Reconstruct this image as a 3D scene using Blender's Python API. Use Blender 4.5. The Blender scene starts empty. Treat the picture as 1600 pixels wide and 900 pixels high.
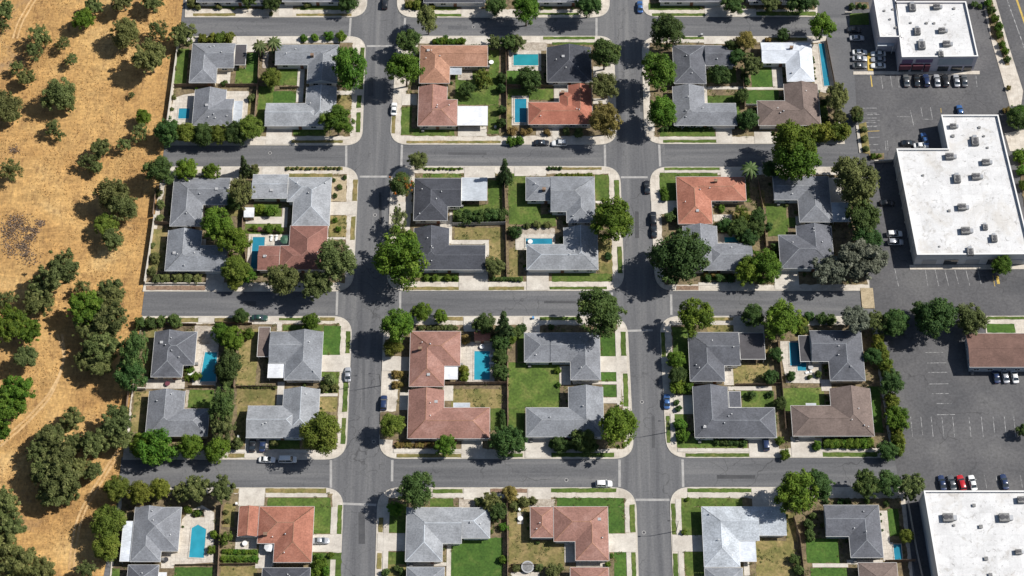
import bpy, math, random
from mathutils import Vector, Matrix, noise
random.seed(11)
rnd = random.random
def U(a, b): return a + (b - a) * random.random()
scene = bpy.context.scene
COL = scene.collection

# ------------------------------------------------------------------ camera, sky, sun, exposure
F = 3055.0                      # focal length in photo pixels (photo 1600 wide)
TH = math.radians(62.0)         # camera looks down 62 degrees below the horizon
DIST = 576.4                    # metres from the camera to the ground point in mid frame
CH, CY = DIST * math.sin(TH), -DIST * math.cos(TH)
cam_d = bpy.data.cameras.new('camera')
cam_d.sensor_width = 36.0
cam_d.lens = 36.0 * F / 1600.0
cam_d.clip_start, cam_d.clip_end = 1.0, 12000.0
cam = bpy.data.objects.new('camera', cam_d)
COL.objects.link(cam)
cam.location = (0, CY, CH)
cam.rotation_euler = (math.pi / 2 - TH, 0, 0)
scene.camera = cam

SUN_EL, SUN_AZ = math.radians(46.0), math.radians(11.0)      # azimuth counted from +X (east) towards +Y
sd = Vector((math.cos(SUN_EL) * math.cos(SUN_AZ), math.cos(SUN_EL) * math.sin(SUN_AZ), math.sin(SUN_EL)))
world = bpy.data.worlds.new('World')
scene.world = world
world.use_nodes = True
wn = world.node_tree
for n in list(wn.nodes): wn.nodes.remove(n)
sky = wn.nodes.new('ShaderNodeTexSky')
sky.sky_type = 'NISHITA'
sky.sun_disc = False
sky.sun_elevation = SUN_EL
sky.sun_rotation = math.radians(90.0) - SUN_AZ
bg = wn.nodes.new('ShaderNodeBackground')
bg.inputs['Strength'].default_value = 0.064
wo = wn.nodes.new('ShaderNodeOutputWorld')
wn.links.new(sky.outputs[0], bg.inputs[0])
wn.links.new(bg.outputs[0], wo.inputs[0])
sun_d = bpy.data.lights.new('sun', 'SUN')
sun_d.energy = 4.9
sun_d.angle = math.radians(0.5)
sun_d.color = (1.0, 0.968, 0.925)
sun = bpy.data.objects.new('sun', sun_d)
COL.objects.link(sun)
sun.location = (200, 20, 200)
sun.rotation_euler = (-sd).to_track_quat('-Z', 'Y').to_euler()
scene.view_settings.view_transform = 'Standard'
scene.view_settings.look = 'None'
scene.view_settings.exposure = 0.32
scene.view_settings.gamma = 1.0

# ------------------------------------------------------------------ photo pixel -> place on a level of known height
def P(px, py, z=0.0):
    dx, dy = (px - 800) / F, (450 - py) / F
    c, s = math.cos(TH), math.sin(TH)
    vx, vy, vz = dx, c + dy * s, -s + dy * c
    t = (z - CH) / vz
    return (t * vx, CY + t * vy)
def mpp(py):                     # metres per photo pixel across, at ground level
    dy = (450 - py) / F
    return (-CH / (-math.sin(TH) + dy * math.cos(TH))) / F
ZT = [0, 0, 1.0]                 # survey sheet in use: origin and enlargement
def sheet_of(ox, oy, s): ZT[:] = [ox, oy, s]
def Z(x, y, z=0.13): return P(ZT[0] + x / ZT[2], ZT[1] + y / ZT[2], z)
def zm(y): return mpp(ZT[1] + y / ZT[2]) / ZT[2]
def zrect(r, z=0.13):
    x0, y0, x1, y1 = r
    xm, ym = (x0 + x1) / 2, (y0 + y1) / 2
    return Z(x0, ym, z)[0], Z(xm, y1, z)[1], Z(x1, ym, z)[0], Z(xm, y0, z)[1]

# ------------------------------------------------------------------ materials
MATS = {}
def new_mat(name):
    m = bpy.data.materials.new(name)
    m.use_nodes = True
    nt = m.node_tree
    for n in list(nt.nodes): nt.nodes.remove(n)
    o = nt.nodes.new('ShaderNodeOutputMaterial')
    b = nt.nodes.new('ShaderNodeBsdfPrincipled')
    nt.links.new(b.outputs[0], o.inputs[0])
    MATS[name] = m
    return m, nt, b, o
def N(nt, t, **kw):
    n = nt.nodes.new(t)
    for k, v in kw.items(): setattr(n, k, v)
    return n
def plain(name, col, rough=0.6, metal=0.0, spec=0.5):
    m, nt, b, o = new_mat(name)
    b.inputs['Base Color'].default_value = (*col, 1)
    b.inputs['Roughness'].default_value = rough
    b.inputs['Metallic'].default_value = metal
    b.inputs['Specular IOR Level'].default_value = spec
    return m
def tex(nt, scale, detail=4.0, rough=0.6, stretch=None, dist=0.0):
    g = N(nt, 'ShaderNodeNewGeometry')
    src = g.outputs['Position']
    if stretch:
        mp = N(nt, 'ShaderNodeMapping')
        mp.inputs['Scale'].default_value = stretch
        nt.links.new(src, mp.inputs['Vector'])
        src = mp.outputs['Vector']
    t = N(nt, 'ShaderNodeTexNoise')
    t.inputs['Scale'].default_value = scale
    t.inputs['Detail'].default_value = detail
    t.inputs['Roughness'].default_value = rough
    t.inputs['Distortion'].default_value = dist
    nt.links.new(src, t.inputs['Vector'])
    return t.outputs['Fac']
def ramp(nt, fac, stops):
    r = N(nt, 'ShaderNodeValToRGB')
    e = r.color_ramp.elements
    while len(e) < len(stops): e.new(0.5)
    for i, (p, c) in enumerate(stops):
        e[i].position = p
        e[i].color = (*c, 1) if len(c) == 3 else c
    nt.links.new(fac, r.inputs['Fac'])
    return r.outputs['Color']
def mix(nt, a, b, fac, mode='MIX'):
    m = N(nt, 'ShaderNodeMix', data_type='RGBA', blend_type=mode)
    for key, v in ((6, a), (7, b)):
        if isinstance(v, tuple): m.inputs[key].default_value = (*v, 1)
        else: nt.links.new(v, m.inputs[key])
    if isinstance(fac, (int, float)): m.inputs[0].default_value = fac
    else: nt.links.new(fac, m.inputs[0])
    return m.outputs[2]
def g3(v): return (v, v, v)
def sc(c, k): return tuple(min(1, v * k) for v in c)
def bump(nt, b, h, strength, dist):
    bn = N(nt, 'ShaderNodeBump')
    bn.inputs['Strength'].default_value = strength
    bn.inputs['Distance'].default_value = dist
    nt.links.new(h, bn.inputs['Height'])
    nt.links.new(bn.outputs['Normal'], b.inputs['Normal'])
def orand(nt, col, lo=0.85, hi=1.15):        # every object a little lighter or darker
    oi = N(nt, 'ShaderNodeObjectInfo')
    mr = N(nt, 'ShaderNodeMapRange')
    mr.inputs[3].default_value, mr.inputs[4].default_value = lo, hi
    nt.links.new(oi.outputs['Random'], mr.inputs[0])
    h = N(nt, 'ShaderNodeHueSaturation')
    nt.links.new(mr.outputs[0], h.inputs['Value'])
    nt.links.new(col, h.inputs['Color'])
    return h.outputs['Color']
def surface(name, big, sb=0.1, fine=0.25, sf=2.0, rough=0.9, bmp=0.0, bd=0.05, stretch=None, rand=None, spec=0.3, extra=None):
    """big: colour stops over broad noise; fine: contrast of the small grain"""
    m, nt, b, o = new_mat(name)
    c = ramp(nt, tex(nt, sb, 5, 0.6, stretch, 0.4), big)
    f = tex(nt, sf, 3, 0.7)
    c = mix(nt, c, ramp(nt, f, [(0.25, g3(1 - fine)), (0.75, g3(1 + fine))]), 1.0, 'MULTIPLY')
    if extra: c = extra(nt, c)
    if rand: c = orand(nt, c, 1 - rand, 1 + rand)
    nt.links.new(c, b.inputs['Base Color'])
    b.inputs['Roughness'].default_value = rough
    b.inputs['Specular IOR Level'].default_value = spec
    if bmp: bump(nt, b, f, bmp, bd)
    return m
def cracks(scale, width, dark):
    def fn(nt, c):
        g = N(nt, 'ShaderNodeNewGeometry')
        w = N(nt, 'ShaderNodeTexNoise'); w.inputs['Scale'].default_value = 0.25
        nt.links.new(g.outputs['Position'], w.inputs['Vector'])
        ad = N(nt, 'ShaderNodeVectorMath', operation='MULTIPLY_ADD')
        nt.links.new(w.outputs['Color'], ad.inputs[0])
        ad.inputs[1].default_value = (5, 5, 5)
        nt.links.new(g.outputs['Position'], ad.inputs[2])
        v = N(nt, 'ShaderNodeTexVoronoi', feature='DISTANCE_TO_EDGE')
        v.inputs['Scale'].default_value = scale
        nt.links.new(ad.outputs[0], v.inputs['Vector'])
        lim = tex(nt, 0.06, 2)
        k = ramp(nt, v.outputs['Distance'], [(0.0, g3(dark)), (width, g3(1))])
        k = mix(nt, g3(1), k, ramp(nt, lim, [(0.45, g3(0)), (0.6, g3(1))]))
        return mix(nt, c, k, 1.0, 'MULTIPLY')
    return fn
def stains(thr, col, scale=0.12, amount=0.8):
    def fn(nt, c):
        k = ramp(nt, tex(nt, scale, 6, 0.7, None, 0.6), [(thr, g3(0)), (thr + 0.13, g3(amount))])
        return mix(nt, c, col, k)
    return fn
def joints(w, dark=0.72):
    def fn(nt, c):
        g = N(nt, 'ShaderNodeNewGeometry')
        t = N(nt, 'ShaderNodeTexBrick')
        t.offset = 0.0
        t.inputs['Scale'].default_value = 1.0
        t.inputs['Brick Width'].default_value = w
        t.inputs['Row Height'].default_value = w
        t.inputs['Mortar Size'].default_value = 0.05
        t.inputs['Color1'].default_value = (1, 1, 1, 1)
        t.inputs['Color2'].default_value = (0.9, 0.9, 0.9, 1)
        t.inputs['Mortar'].default_value = (dark, dark, dark, 1)
        nt.links.new(g.outputs['Position'], t.inputs['Vector'])
        return mix(nt, c, t.outputs['Color'], 1.0, 'MULTIPLY')
    return fn

def road_wear(nt, c):
    c = cracks(0.07, 0.008, 0.6)(nt, c)
    c = cracks(0.022, 0.0035, 0.5)(nt, c)
    c = stains(0.60, (.068, .069, .073), 0.3, 0.6)(nt, c)
    return stains(0.64, (.185, .182, .178), 0.11, 0.45)(nt, c)
surface('asphalt', [(0.3, (.102, .103, .107)), (0.5, (.124, .124, .127)), (0.7, (.150, .149, .149))], 0.05, 0.18, 1.6, 0.92, extra=road_wear)
surface('asphalt_h', [(0.3, (.088, .089, .093)), (0.5, (.122, .122, .125)), (0.7, (.165, .163, .161))], 0.35, 0.2, 1.8, 0.92, stretch=(0.05, 1, 1), extra=road_wear)
surface('asphalt_v', [(0.3, (.088, .089, .094)), (0.5, (.124, .124, .127)), (0.7, (.168, .166, .164))], 0.35, 0.2, 1.8, 0.92, stretch=(1, 0.05, 1), extra=road_wear)
surface('lot_asphalt', [(0.3, (.078, .078, .081)), (0.5, (.100, .098, .100)), (0.72, (.132, .129, .127))], 0.07, 0.26, 1.3, 0.93, extra=lambda nt, c: stains(0.58, (.05, .05, .052), 0.25, 0.6)(nt, cracks(0.06, 0.009, 0.58)(nt, c)))
surface('patch', [(0.3, (.070, .071, .075)), (0.7, (.098, .098, .10))], 0.3, 0.2, 2, 0.93, rand=.25)
surface('concrete', [(0.3, (.42, .37, .305)), (0.5, (.54, .485, .41)), (0.7, (.62, .57, .49))], 0.3, 0.12, 2.5, 0.9, extra=lambda nt, c: stains(0.56, (.30, .26, .21), 0.5, 0.55)(nt, joints(1.5, 0.8)(nt, c)))
surface('driveway', [(0.25, (.38, .34, .29)), (0.5, (.49, .45, .39)), (0.75, (.60, .56, .49))], 0.22, 0.14, 2.0, 0.9, extra=stains(0.56, (.28, .25, .22), 0.4, 0.5))
surface('patio', [(0.25, (.42, .37, .31)), (0.5, (.52, .47, .40)), (0.75, (.60, .56, .49))], 0.4, 0.2, 2.2, 0.9, extra=joints(1.2, 0.75))
surface('paver', [(0.25, (.24, .20, .16)), (0.5, (.36, .31, .25)), (0.75, (.50, .45, .38))], 0.9, 0.3, 3, 0.95)
surface('kerb', [(0.3, (.42, .38, .32)), (0.7, (.54, .50, .43))], 0.5, 0.12, 3, 0.9)
surface('gutter', [(0.3, (.26, .25, .24)), (0.7, (.38, .37, .35))], 0.6, 0.15, 3, 0.9)
surface('lawn', [(0.28, (.045, .074, .014)), (0.48, (.072, .116, .020)), (0.64, (.115, .138, .034)), (0.78, (.21, .18, .07))], 0.22, 0.46, 1.5, 0.95, 0.4, 0.1, rand=0.12)
surface('lawn_lush', [(0.3, (.034, .080, .012)), (0.55, (.056, .112, .018)), (0.8, (.095, .132, .030))], 0.3, 0.4, 1.6, 0.95, 0.4, 0.1, rand=0.1)
surface('lawn_dry', [(0.26, (.085, .098, .026)), (0.45, (.165, .145, .05)), (0.62, (.25, .19, .082)), (0.8, (.30, .21, .10))], 0.25, 0.36, 1.5, 0.95, 0.4, 0.1, rand=0.12)
surface('soil', [(0.25, (.085, .062, .040)), (0.45, (.15, .115, .068)), (0.6, (.20, .155, .085)), (0.78, (.13, .125, .05))], 0.35, 0.45, 1.4, 0.98, 0.5, 0.12)
surface('gravel', [(0.3, (.30, .24, .15)), (0.7, (.44, .36, .24))], 0.6, 0.35, 3, 0.98)
surface('brick_bed', [(0.3, (.15, .10, .07)), (0.7, (.28, .185, .125))], 0.8, 0.4, 2, 0.98)
surface('track', [(0.3, (.46, .28, .12)), (0.7, (.56, .38, .19))], 0.3, 0.3, 1.2, 0.98)

def field_extra(nt, c):
    sl = ramp(nt, tex(nt, 0.55, 6, 0.75, (1.0, 0.32, 1), 1.2), [(0.30, (.50, .45, .47)), (0.46, g3(.95)), (0.70, (1.32, 1.3, 1.2))])
    c = mix(nt, c, sl, 0.9, 'MULTIPLY')
    st = ramp(nt, tex(nt, 0.35, 4, 0.7, (0.35, 1.6, 1), 1.5), [(0.35, g3(.82)), (0.5, g3(1)), (0.68, g3(1.2))])
    c = mix(nt, c, st, 1.0, 'MULTIPLY')
    sp = ramp(nt, tex(nt, 0.055, 6, 0.65, None, 0.8), [(0.60, g3(0)), (0.72, g3(0.55))])
    return mix(nt, c, (.20, .145, .105), sp)
surface('dry_field', [(0.28, (.28, .155, .058)), (0.42, (.37, .215, .080)), (0.56, (.44, .270, .104)), (0.74, (.52, .355, .16))], 0.05, 0.28, 1.2, 0.98, 0.6, 0.25, extra=field_extra)
surface('straw', [(0.3, (.36, .22, .085)), (0.7, (.50, .335, .145))], 1.0, 0.3, 3, 0.95)
surface('scrub_dead', [(0.3, (.20, .145, .105)), (0.7, (.32, .235, .17))], 1.0, 0.3, 3, 0.95)

def roof_mat(name, col, tint=(1, 1, 1), fine=0.28):
    surface('roof_' + name, [(0.28, sc(col, 0.76)), (0.5, col), (0.72, tuple(v * 1.24 * t for v, t in zip(col, tint)))], 0.22, fine, 2.1, 0.88, 0.25, 0.06, rand=0.07,
            extra=lambda nt, c: mix(nt, c, ramp(nt, tex(nt, 1.0, 2, 0.5, (0.9, 5.0, 5.0)), [(0.3, g3(0.88)), (0.7, g3(1.1))]), 1.0, 'MULTIPLY'))
roof_mat('grey', (.180, .187, .202))
roof_mat('midgrey', (.202, .212, .228))
roof_mat('lightgrey', (.268, .278, .292))
roof_mat('slate', (.060, .063, .074), fine=0.3)
roof_mat('slategrey', (.108, .112, .126))
roof_mat('pale', (.55, .58, .62), fine=0.1)
roof_mat('speckle', (.44, .47, .50), fine=0.34)
roof_mat('orange', (.318, .132, .088), (1, 1.1, 1.15), 0.28)
roof_mat('rust', (.300, .112, .074), (1, 1.1, 1.1), 0.22)
roof_mat('tan', (.310, .165, .108), (1, 1.05, 1.1), 0.28)
roof_mat('pinkbrown', (.268, .142, .112), (1, 1.1, 1.15), 0.28)
roof_mat('brick', (.225, .108, .085), fine=0.26)
roof_mat('browngrey', (.155, .118, .102), fine=0.24)
roof_mat('brown', (.150, .088, .070), fine=0.2)
roof_mat('white', (.62, .63, .65), fine=0.05)
roof_mat('silver', (.42, .45, .48), fine=0.08)
roof_mat('dark', (.070, .066, .070), fine=0.1)
surface('membrane', [(0.25, (.53, .525, .515)), (0.5, (.62, .615, .605)), (0.75, (.68, .68, .67))], 0.25, 0.10, 2.5, 0.75, extra=lambda nt, c: stains(0.58, (.15, .14, .13), 0.8, 0.75)(nt, stains(0.565, (.30, .275, .24), 0.3, 0.65)(nt, stains(0.53, (.46, .42, .36), 0.07, 0.5)(nt, joints(3.2, .86)(nt, c)))))
for nm, c in dict(cream=(.55, .49, .39), white=(.68, .67, .64), beige=(.42, .36, .28), bluegrey=(.33, .36, .39), tan=(.38, .29, .20), sage=(.34, .36, .29)).items():
    surface('wall_' + nm, [(0.3, sc(c, .93)), (0.7, sc(c, 1.05))], 0.5, 0.06, 3, 0.9)
surface('wall_mauve', [(0.3, (.45, .42, .46)), (0.7, (.54, .51, .54))], 0.3, 0.08, 2, 0.9)
surface('wall_tilt', [(0.3, (.50, .50, .50)), (0.7, (.58, .58, .57))], 0.25, 0.05, 2, 0.9)
surface('block_wall', [(0.3, (.42, .39, .34)), (0.7, (.54, .50, .44))], 0.6, 0.15, 3, 0.95)
surface('fence_wood', [(0.3, (.15, .10, .068)), (0.7, (.24, .175, .125))], 0.7, 0.25, 4, 0.9, rand=0.15)
surface('bark', [(0.3, (.075, .055, .04)), (0.7, (.14, .11, .085))], 1.5, 0.3, 6, 0.95)
plain('trim', (.70, .69, .66), 0.6)
plain('trim_grey', (.36, .36, .36), 0.6)
plain('glass', (.03, .04, .05), 0.08, 0, 0.8)
plain('door', (.22, .10, .06), 0.5)
plain('garage_door', (.62, .60, .56), 0.55)
plain('metal', (.42, .43, .44), 0.4, 0.6)
plain('metal_dark', (.06, .06, .065), 0.5, 0.3)
surface('hvac', [(0.3, (.13, .13, .13)), (0.7, (.24, .235, .225))], 1.5, 0.3, 4, 0.6)
plain('pipe', (.72, .72, .70), 0.5)
plain('rubber', (.022, .022, .024), 0.85)
plain('rim', (.45, .45, .46), 0.35, 0.7)
plain('lamp_red', (.35, .02, .015), 0.3)
plain('lamp_clear', (.75, .75, .72), 0.15)
surface('line_white', [(0.38, (.10, .10, .10)), (0.62, (.38, .375, .365))], 0.9, 0.2, 3, 0.85)
surface('line_yellow', [(0.35, (.42, .30, .08)), (0.6, (.58, .40, .08))], 0.9, 0.2, 3, 0.85)
plain('maroon', (.13, .035, .05), 0.6)
plain('purple', (.14, .09, .17), 0.6)
plain('red', (.45, .03, .03), 0.5)
plain('canvas_white', (.72, .72, .70), 0.8)
plain('canvas_blue', (.10, .25, .45), 0.8)
plain('bin_green', (.04, .10, .06), 0.6)
def water_mat(name, col):
    m, nt, b, o = new_mat(name)
    c = ramp(nt, tex(nt, 0.35, 3, 0.5), [(0.3, sc(col, .86)), (0.7, sc(col, 1.12))])
    nt.links.new(c, b.inputs['Base Color'])
    b.inputs['Roughness'].default_value = 0.12
    b.inputs['IOR'].default_value = 1.33
    bump(nt, b, tex(nt, 2.2, 3, 0.5), 0.12, 0.05)
water_mat('water', (.024, .190, .275))
water_mat('water_bright', (.028, .255, .340))
water_mat('water_teal', (.025, .235, .270))

def leaf_mat(name, a, b_, c_=None, rand=0.2):
    m, nt, b, o = new_mat('leaf_' + name)
    at = N(nt, 'ShaderNodeAttribute', attribute_name='tone')
    col = ramp(nt, at.outputs['Fac'], [(0.0, a), (0.75, b_), (1.0, c_ or b_)])
    oi = N(nt, 'ShaderNodeObjectInfo')
    fr = N(nt, 'ShaderNodeMath', operation='MULTIPLY'); fr.inputs[1].default_value = 7.31; nt.links.new(oi.outputs['Random'], fr.inputs[0])
    f2 = N(nt, 'ShaderNodeMath', operation='FRACT'); nt.links.new(fr.outputs[0], f2.inputs[0])
    mh = N(nt, 'ShaderNodeMapRange'); mh.inputs[3].default_value, mh.inputs[4].default_value = 0.488, 0.536; nt.links.new(f2.outputs[0], mh.inputs[0])
    hs = N(nt, 'ShaderNodeHueSaturation'); nt.links.new(mh.outputs[0], hs.inputs['Hue']); hs.inputs['Saturation'].default_value = 1.06; nt.links.new(col, hs.inputs['Color'])
    col = hs.outputs['Color']
    col = orand(nt, col, 1 - rand, 1 + rand)
    nt.links.new(col, b.inputs['Base Color'])
    b.inputs['Roughness'].default_value = 0.7
    b.inputs['Specular IOR Level'].default_value = 0.25
    t = N(nt, 'ShaderNodeBsdfTranslucent')
    nt.links.new(col, t.inputs['Color'])
    ms = N(nt, 'ShaderNodeMixShader')
    ms.inputs[0].default_value = 0.15
    nt.links.new(b.outputs[0], ms.inputs[1])
    nt.links.new(t.outputs[0], ms.inputs[2])
    nt.links.new(ms.outputs[0], o.inputs[0])
leaf_mat('G', (.038, .074, .008), (.105, .158, .020), (.175, .22, .04))
leaf_mat('D', (.028, .055, .013), (.070, .108, .028), (.115, .15, .044))
leaf_mat('O', (.058, .070, .020), (.140, .152, .050), (.22, .22, .085))
leaf_mat('Y', (.068, .088, .012), (.155, .172, .030), (.22, .22, .052))
leaf_mat('S', (.070, .080, .055), (.155, .168, .118), (.23, .24, .18))
leaf_mat('B', (.110, .075, .028), (.225, .155, .055), (.30, .20, .08))
leaf_mat('R', (.055, .085, .018), (.120, .150, .042), (.60, .08, .04))
leaf_mat('C', (.035, .060, .022), (.085, .115, .042), (.13, .155, .06))
leaf_mat('P', (.045, .072, .022), (.105, .132, .045), (.16, .17, .075))

# ------------------------------------------------------------------ object helpers
def mat(m): return MATS[m] if isinstance(m, str) else m
def mesh(name, verts, faces, m=None, smooth=False):
    me = bpy.data.meshes.new(name)
    me.from_pydata([tuple(v) for v in verts], [], faces)
    if m: me.materials.append(mat(m))
    if smooth: me.polygons.foreach_set('use_smooth', [True] * len(me.polygons))
    me.update()
    return me
def obj(name, me, parent=None, loc=(0, 0, 0), rz=0.0, scale=None):
    o = bpy.data.objects.new(name, me)
    COL.objects.link(o)
    o.parent = parent
    o.location = loc
    o.rotation_euler = (0, 0, rz)
    if scale: o.scale = scale
    return o
USED = {}
def tag(o, label, cat, group=None):
    o['label'] = label; o['category'] = cat
    if group: o['group'] = group
    return o
def thing(name, label, cat, loc, rz=0.0, group=None):
    return tag(obj(name, None, None, loc, rz), label, cat, group)
def struct(o): o['kind'] = 'structure'; return o
class MB:
    """collects boxes, tubes and polygons into one mesh"""
    def __init__(s): s.v, s.f = [], []
    def box(s, x0, y0, z0, x1, y1, z1):
        k = len(s.v)
        s.v += [(x, y, z) for z in (z0, z1) for x, y in ((x0, y0), (x1, y0), (x1, y1), (x0, y1))]
        s.f += [tuple(k + i for i in q) for q in ((3, 2, 1, 0), (4, 5, 6, 7), (0, 1, 5, 4), (1, 2, 6, 5), (2, 3, 7, 6), (3, 0, 4, 7))]
        return s
    def prism(s, pts, z0, z1):
        k, n = len(s.v), len(pts)
        s.v += [(p[0], p[1], z0) for p in pts] + [(p[0], p[1], z1) for p in pts]
        s.f += [tuple(range(k + n - 1, k - 1, -1)), tuple(range(k + n, k + 2 * n))]
        s.f += [(k + i, k + (i + 1) % n, k + n + (i + 1) % n, k + n + i) for i in range(n)]
        return s
    def tube(s, p, q, r0, r1, n=8, cap=True):
        p, q = Vector(p), Vector(q)
        d = (q - p).normalized()
        a = d.orthogonal().normalized(); b = d.cross(a)
        k = len(s.v)
        for c, r in ((p, r0), (q, r1)):
            s.v += [tuple(c + (a * math.cos(2 * math.pi * i / n) + b * math.sin(2 * math.pi * i / n)) * r) for i in range(n)]
        s.f += [(k + i, k + (i + 1) % n, k + n + (i + 1) % n, k + n + i) for i in range(n)]
        if cap: s.f += [tuple(range(k + n - 1, k - 1, -1)), tuple(range(k + n, k + 2 * n))]
        return s
    def poly(s, pts):
        k = len(s.v); s.v += [tuple(p) for p in pts]; s.f.append(tuple(range(k, k + len(pts)))); return s
    def me(s, name, m, smooth=False): return mesh(name, s.v, s.f, m, smooth)
    def put(s, name, m, parent=None, loc=(0, 0, 0), rz=0.0, smooth=False): return obj(name, s.me(name, m, smooth), parent, loc, rz)

# ------------------------------------------------------------------ ground
FENCE = [(-60, 292), (62, 279), (225, 259), (262, 254), (455, 226), (490, 222), (717, 191), (763, 186), (960, 150)]   # photo row -> column of the town's edge
def fence_px(py):
    for (a, x), (b, y) in zip(FENCE, FENCE[1:]):
        if a <= py <= b: return x + (y - x) * (py - a) / (b - a)
    return FENCE[0][1] if py < -60 else FENCE[-1][1]
FW = [P(x, y, 0) for y, x in FENCE]
def fence_x(Y):
    for (ax, ay), (bx, by) in zip(FW, FW[1:]):
        if by <= Y <= ay: return ax + (bx - ax) * (ay - Y) / (ay - by)
    return FW[0][0] if Y > FW[0][1] else FW[-1][0]
def ground_z(x, y):
    d = fence_x(y) - x - 2.0
    if d <= 0: return -0.06
    k = min(1.0, d / 14.0)
    return -0.06 + k * (0.9 * noise.noise((x * 0.022, y * 0.022, 3.1)) + 0.35 * noise.noise((x * 0.07, y * 0.07, 8.0)) + 0.12 * noise.noise((x * 0.25, y * 0.25, 1.0)))
def build_ground():
    xs = [-6000, -2500, -1200, -600, -400] + [-300 + 2.5 * i for i in range(int(220 / 2.5) + 1)] + [-40, 0, 60, 120, 180, 260, 400, 800, 2000, 6000]
    ys = [-6000, -2500, -1000, -500, -300] + [-200 + 2.5 * i for i in range(int(360 / 2.5) + 1)] + [220, 400, 800, 2000, 6000]
    v = [(x, y, ground_z(x, y) if -301 < x < -75 and -201 < y < 161 else -0.06) for y in ys for x in xs]
    w = len(xs)
    f = [(j * w + i, j * w + i + 1, (j + 1) * w + i + 1, (j + 1) * w + i) for j in range(len(ys) - 1) for i in range(w - 1)]
    struct(obj('ground', mesh('ground', v, f, 'dry_field', True)))
build_ground()
def flat(name, pts, z, m, kind='structure'):
    o = obj(name, mesh(name, [(x, y, z) for x, y in pts], [tuple(range(len(pts)))], m))
    if o.data.polygons[0].normal.z < 0: o.data.flip_normals()
    o['kind'] = kind
    return o
def flatpx(name, pts, z, m): return flat(name, [P(x, y, z) for x, y in pts], z, m)

# streets: one asphalt sheet for the town, then each street and the car parks a few millimetres above it
town = [(x + 1, y) for y, x in FENCE] + [(2100, 1000), (1800, -120), (292, -120)]
flatpx('road', town, 0.0, 'asphalt')
for pts in ([(289, 24), (1340, 22), (1340, 60), (283, 60)], [(258, 220), (1345, 218), (1345, 264), (252, 264)],
            [(226, 452), (1366, 452), (1366, 492), (221, 492)], [(190, 714), (1405, 712), (1410, 766), (184, 766)]):
    flatpx('street', pts, 0.005, 'asphalt_h')
flatpx('street', [(552, -60), (637, -60), (609, 960), (508, 960)], 0.010, 'asphalt_v')
flatpx('street', [(928, -60), (1022, -60), (1080, 960), (972, 960)], 0.010, 'asphalt_v')
LOT = flatpx('parking_lot', [(1325, -60), (1700, -60), (1900, 960), (1440, 960), (1385, 640), (1362, 470), (1340, 200)], 0.012, 'lot_asphalt')
# repaired trenches and square patches in the asphalt
for x0, y0, x1, y1 in ((575, 120, 583, 150), (592, 300, 596, 350), (566, 560, 570, 640), (1000, 120, 1006, 175), (992, 330, 998, 372), (1018, 650, 1023, 700), (700, 238, 760, 242), (850, 470, 900, 474), (420, 736, 470, 741), (1180, 240, 1230, 244), (800, 735, 880, 739), (1120, 742, 1180, 748), (380, 470, 400, 478), (700, 40, 730, 46), (1025, 590, 1030, 606), (560, 800, 570, 850)):
    flatpx('asphalt_patch', [(x0, y0), (x1, y0 + .5), (x1 + .5, y1), (x0 + .3, y1)], 0.0155, 'patch')
# concrete drainage strips that cross the streets
for (x0, y0, x1, y1) in [(548, 28, 546, 57), (633, 28, 632, 44), (541, 226, 541, 261), (628, 226, 627, 260), (527, 455, 526, 492), (625.5, 455, 625, 484),
                         (517, 719, 517, 762), (613, 719, 612.5, 752), (932, 28, 932, 56), (945, 226, 945.5, 260), (1030, 226, 1031.5, 260),
                         (956, 457, 957, 489), (1048.5, 460, 1049, 492), (968, 718, 968, 761), (1066.5, 718, 1067.5, 761),
                         (562, 276, 605, 276), (970, 277, 1012, 277), (573, 72, 612, 72), (978, 517, 1020, 516), (536, 787, 588, 789), (993, 781, 1046, 781)]:
    a, b = Vector(P(x0, y0, 0)), Vector(P(x1, y1, 0))
    d = (b - a).normalized(); n = Vector((-d.y, d.x)) * 0.34
    flat('valley_gutter', [a - n, b - n, b + n, a + n], 0.016, 'gutter')
GZ = 0.13

SEQ = [0]
HARD, HARDP, YARDS = [], [], []
def rough_edge(pts, step, amp):
    out = []
    for i, p in enumerate(pts):
        a, b = Vector(p[:2]), Vector(pts[(i + 1) % len(pts)][:2])
        L = (b - a).length
        k = max(1, int(L / step))
        for j in range(k):
            q = a.lerp(b, j / k)
            s = amp if L > 1.2 else amp * .4
            out.append((q.x + U(-s, s), q.y + U(-s, s)))
    return out
def lay(name, pts, m, ragged=0.0):
    """a sheet of ground cover; each lies a few millimetres above the one laid before it"""
    SEQ[0] += 1
    z = GZ + 0.004 * SEQ[0]
    w = [Z(x, y, z) for x, y in pts]
    if m == 'patio': HARDP.append(w)
    if ragged: w = rough_edge(w, 0.9, ragged)
    return flat(name, w, z, m)
def layr(name, r, m, ragged=0.0):
    x0, y0, x1, y1 = zrect(r)
    SEQ[0] += 1
    z = GZ + 0.004 * SEQ[0]
    w = [(x0, y0), (x1, y0), (x1, y1), (x0, y1)]
    if m in ('driveway', 'patio', 'paver', 'gravel'): HARD.append((x0, y0, x1, y1))
    if m in ('lawn_lush', 'lawn'): HARD.append((x0 + .5, y0 + .5, x1 - .5, y1 - .5))
    if ragged: w = rough_edge(w, 0.9, ragged)
    return flat(name, w, z, m)
def lawn(*rs): [layr('lawn', r, 'lawn', 0.16) for r in rs]
def lush(*rs): [layr('lawn', r, 'lawn_lush', 0.14) for r in rs]
def drylawn(*rs): [layr('lawn', r, 'lawn_dry', 0.18) for r in rs]
def verge(*rs): [layr('verge', r, 'lawn', 0.10) for r in rs]
def dryverge(*rs): [layr('verge', r, 'lawn_dry', 0.10) for r in rs]
def drive(*rs): [layr('driveway', r, 'driveway') for r in rs]
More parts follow.
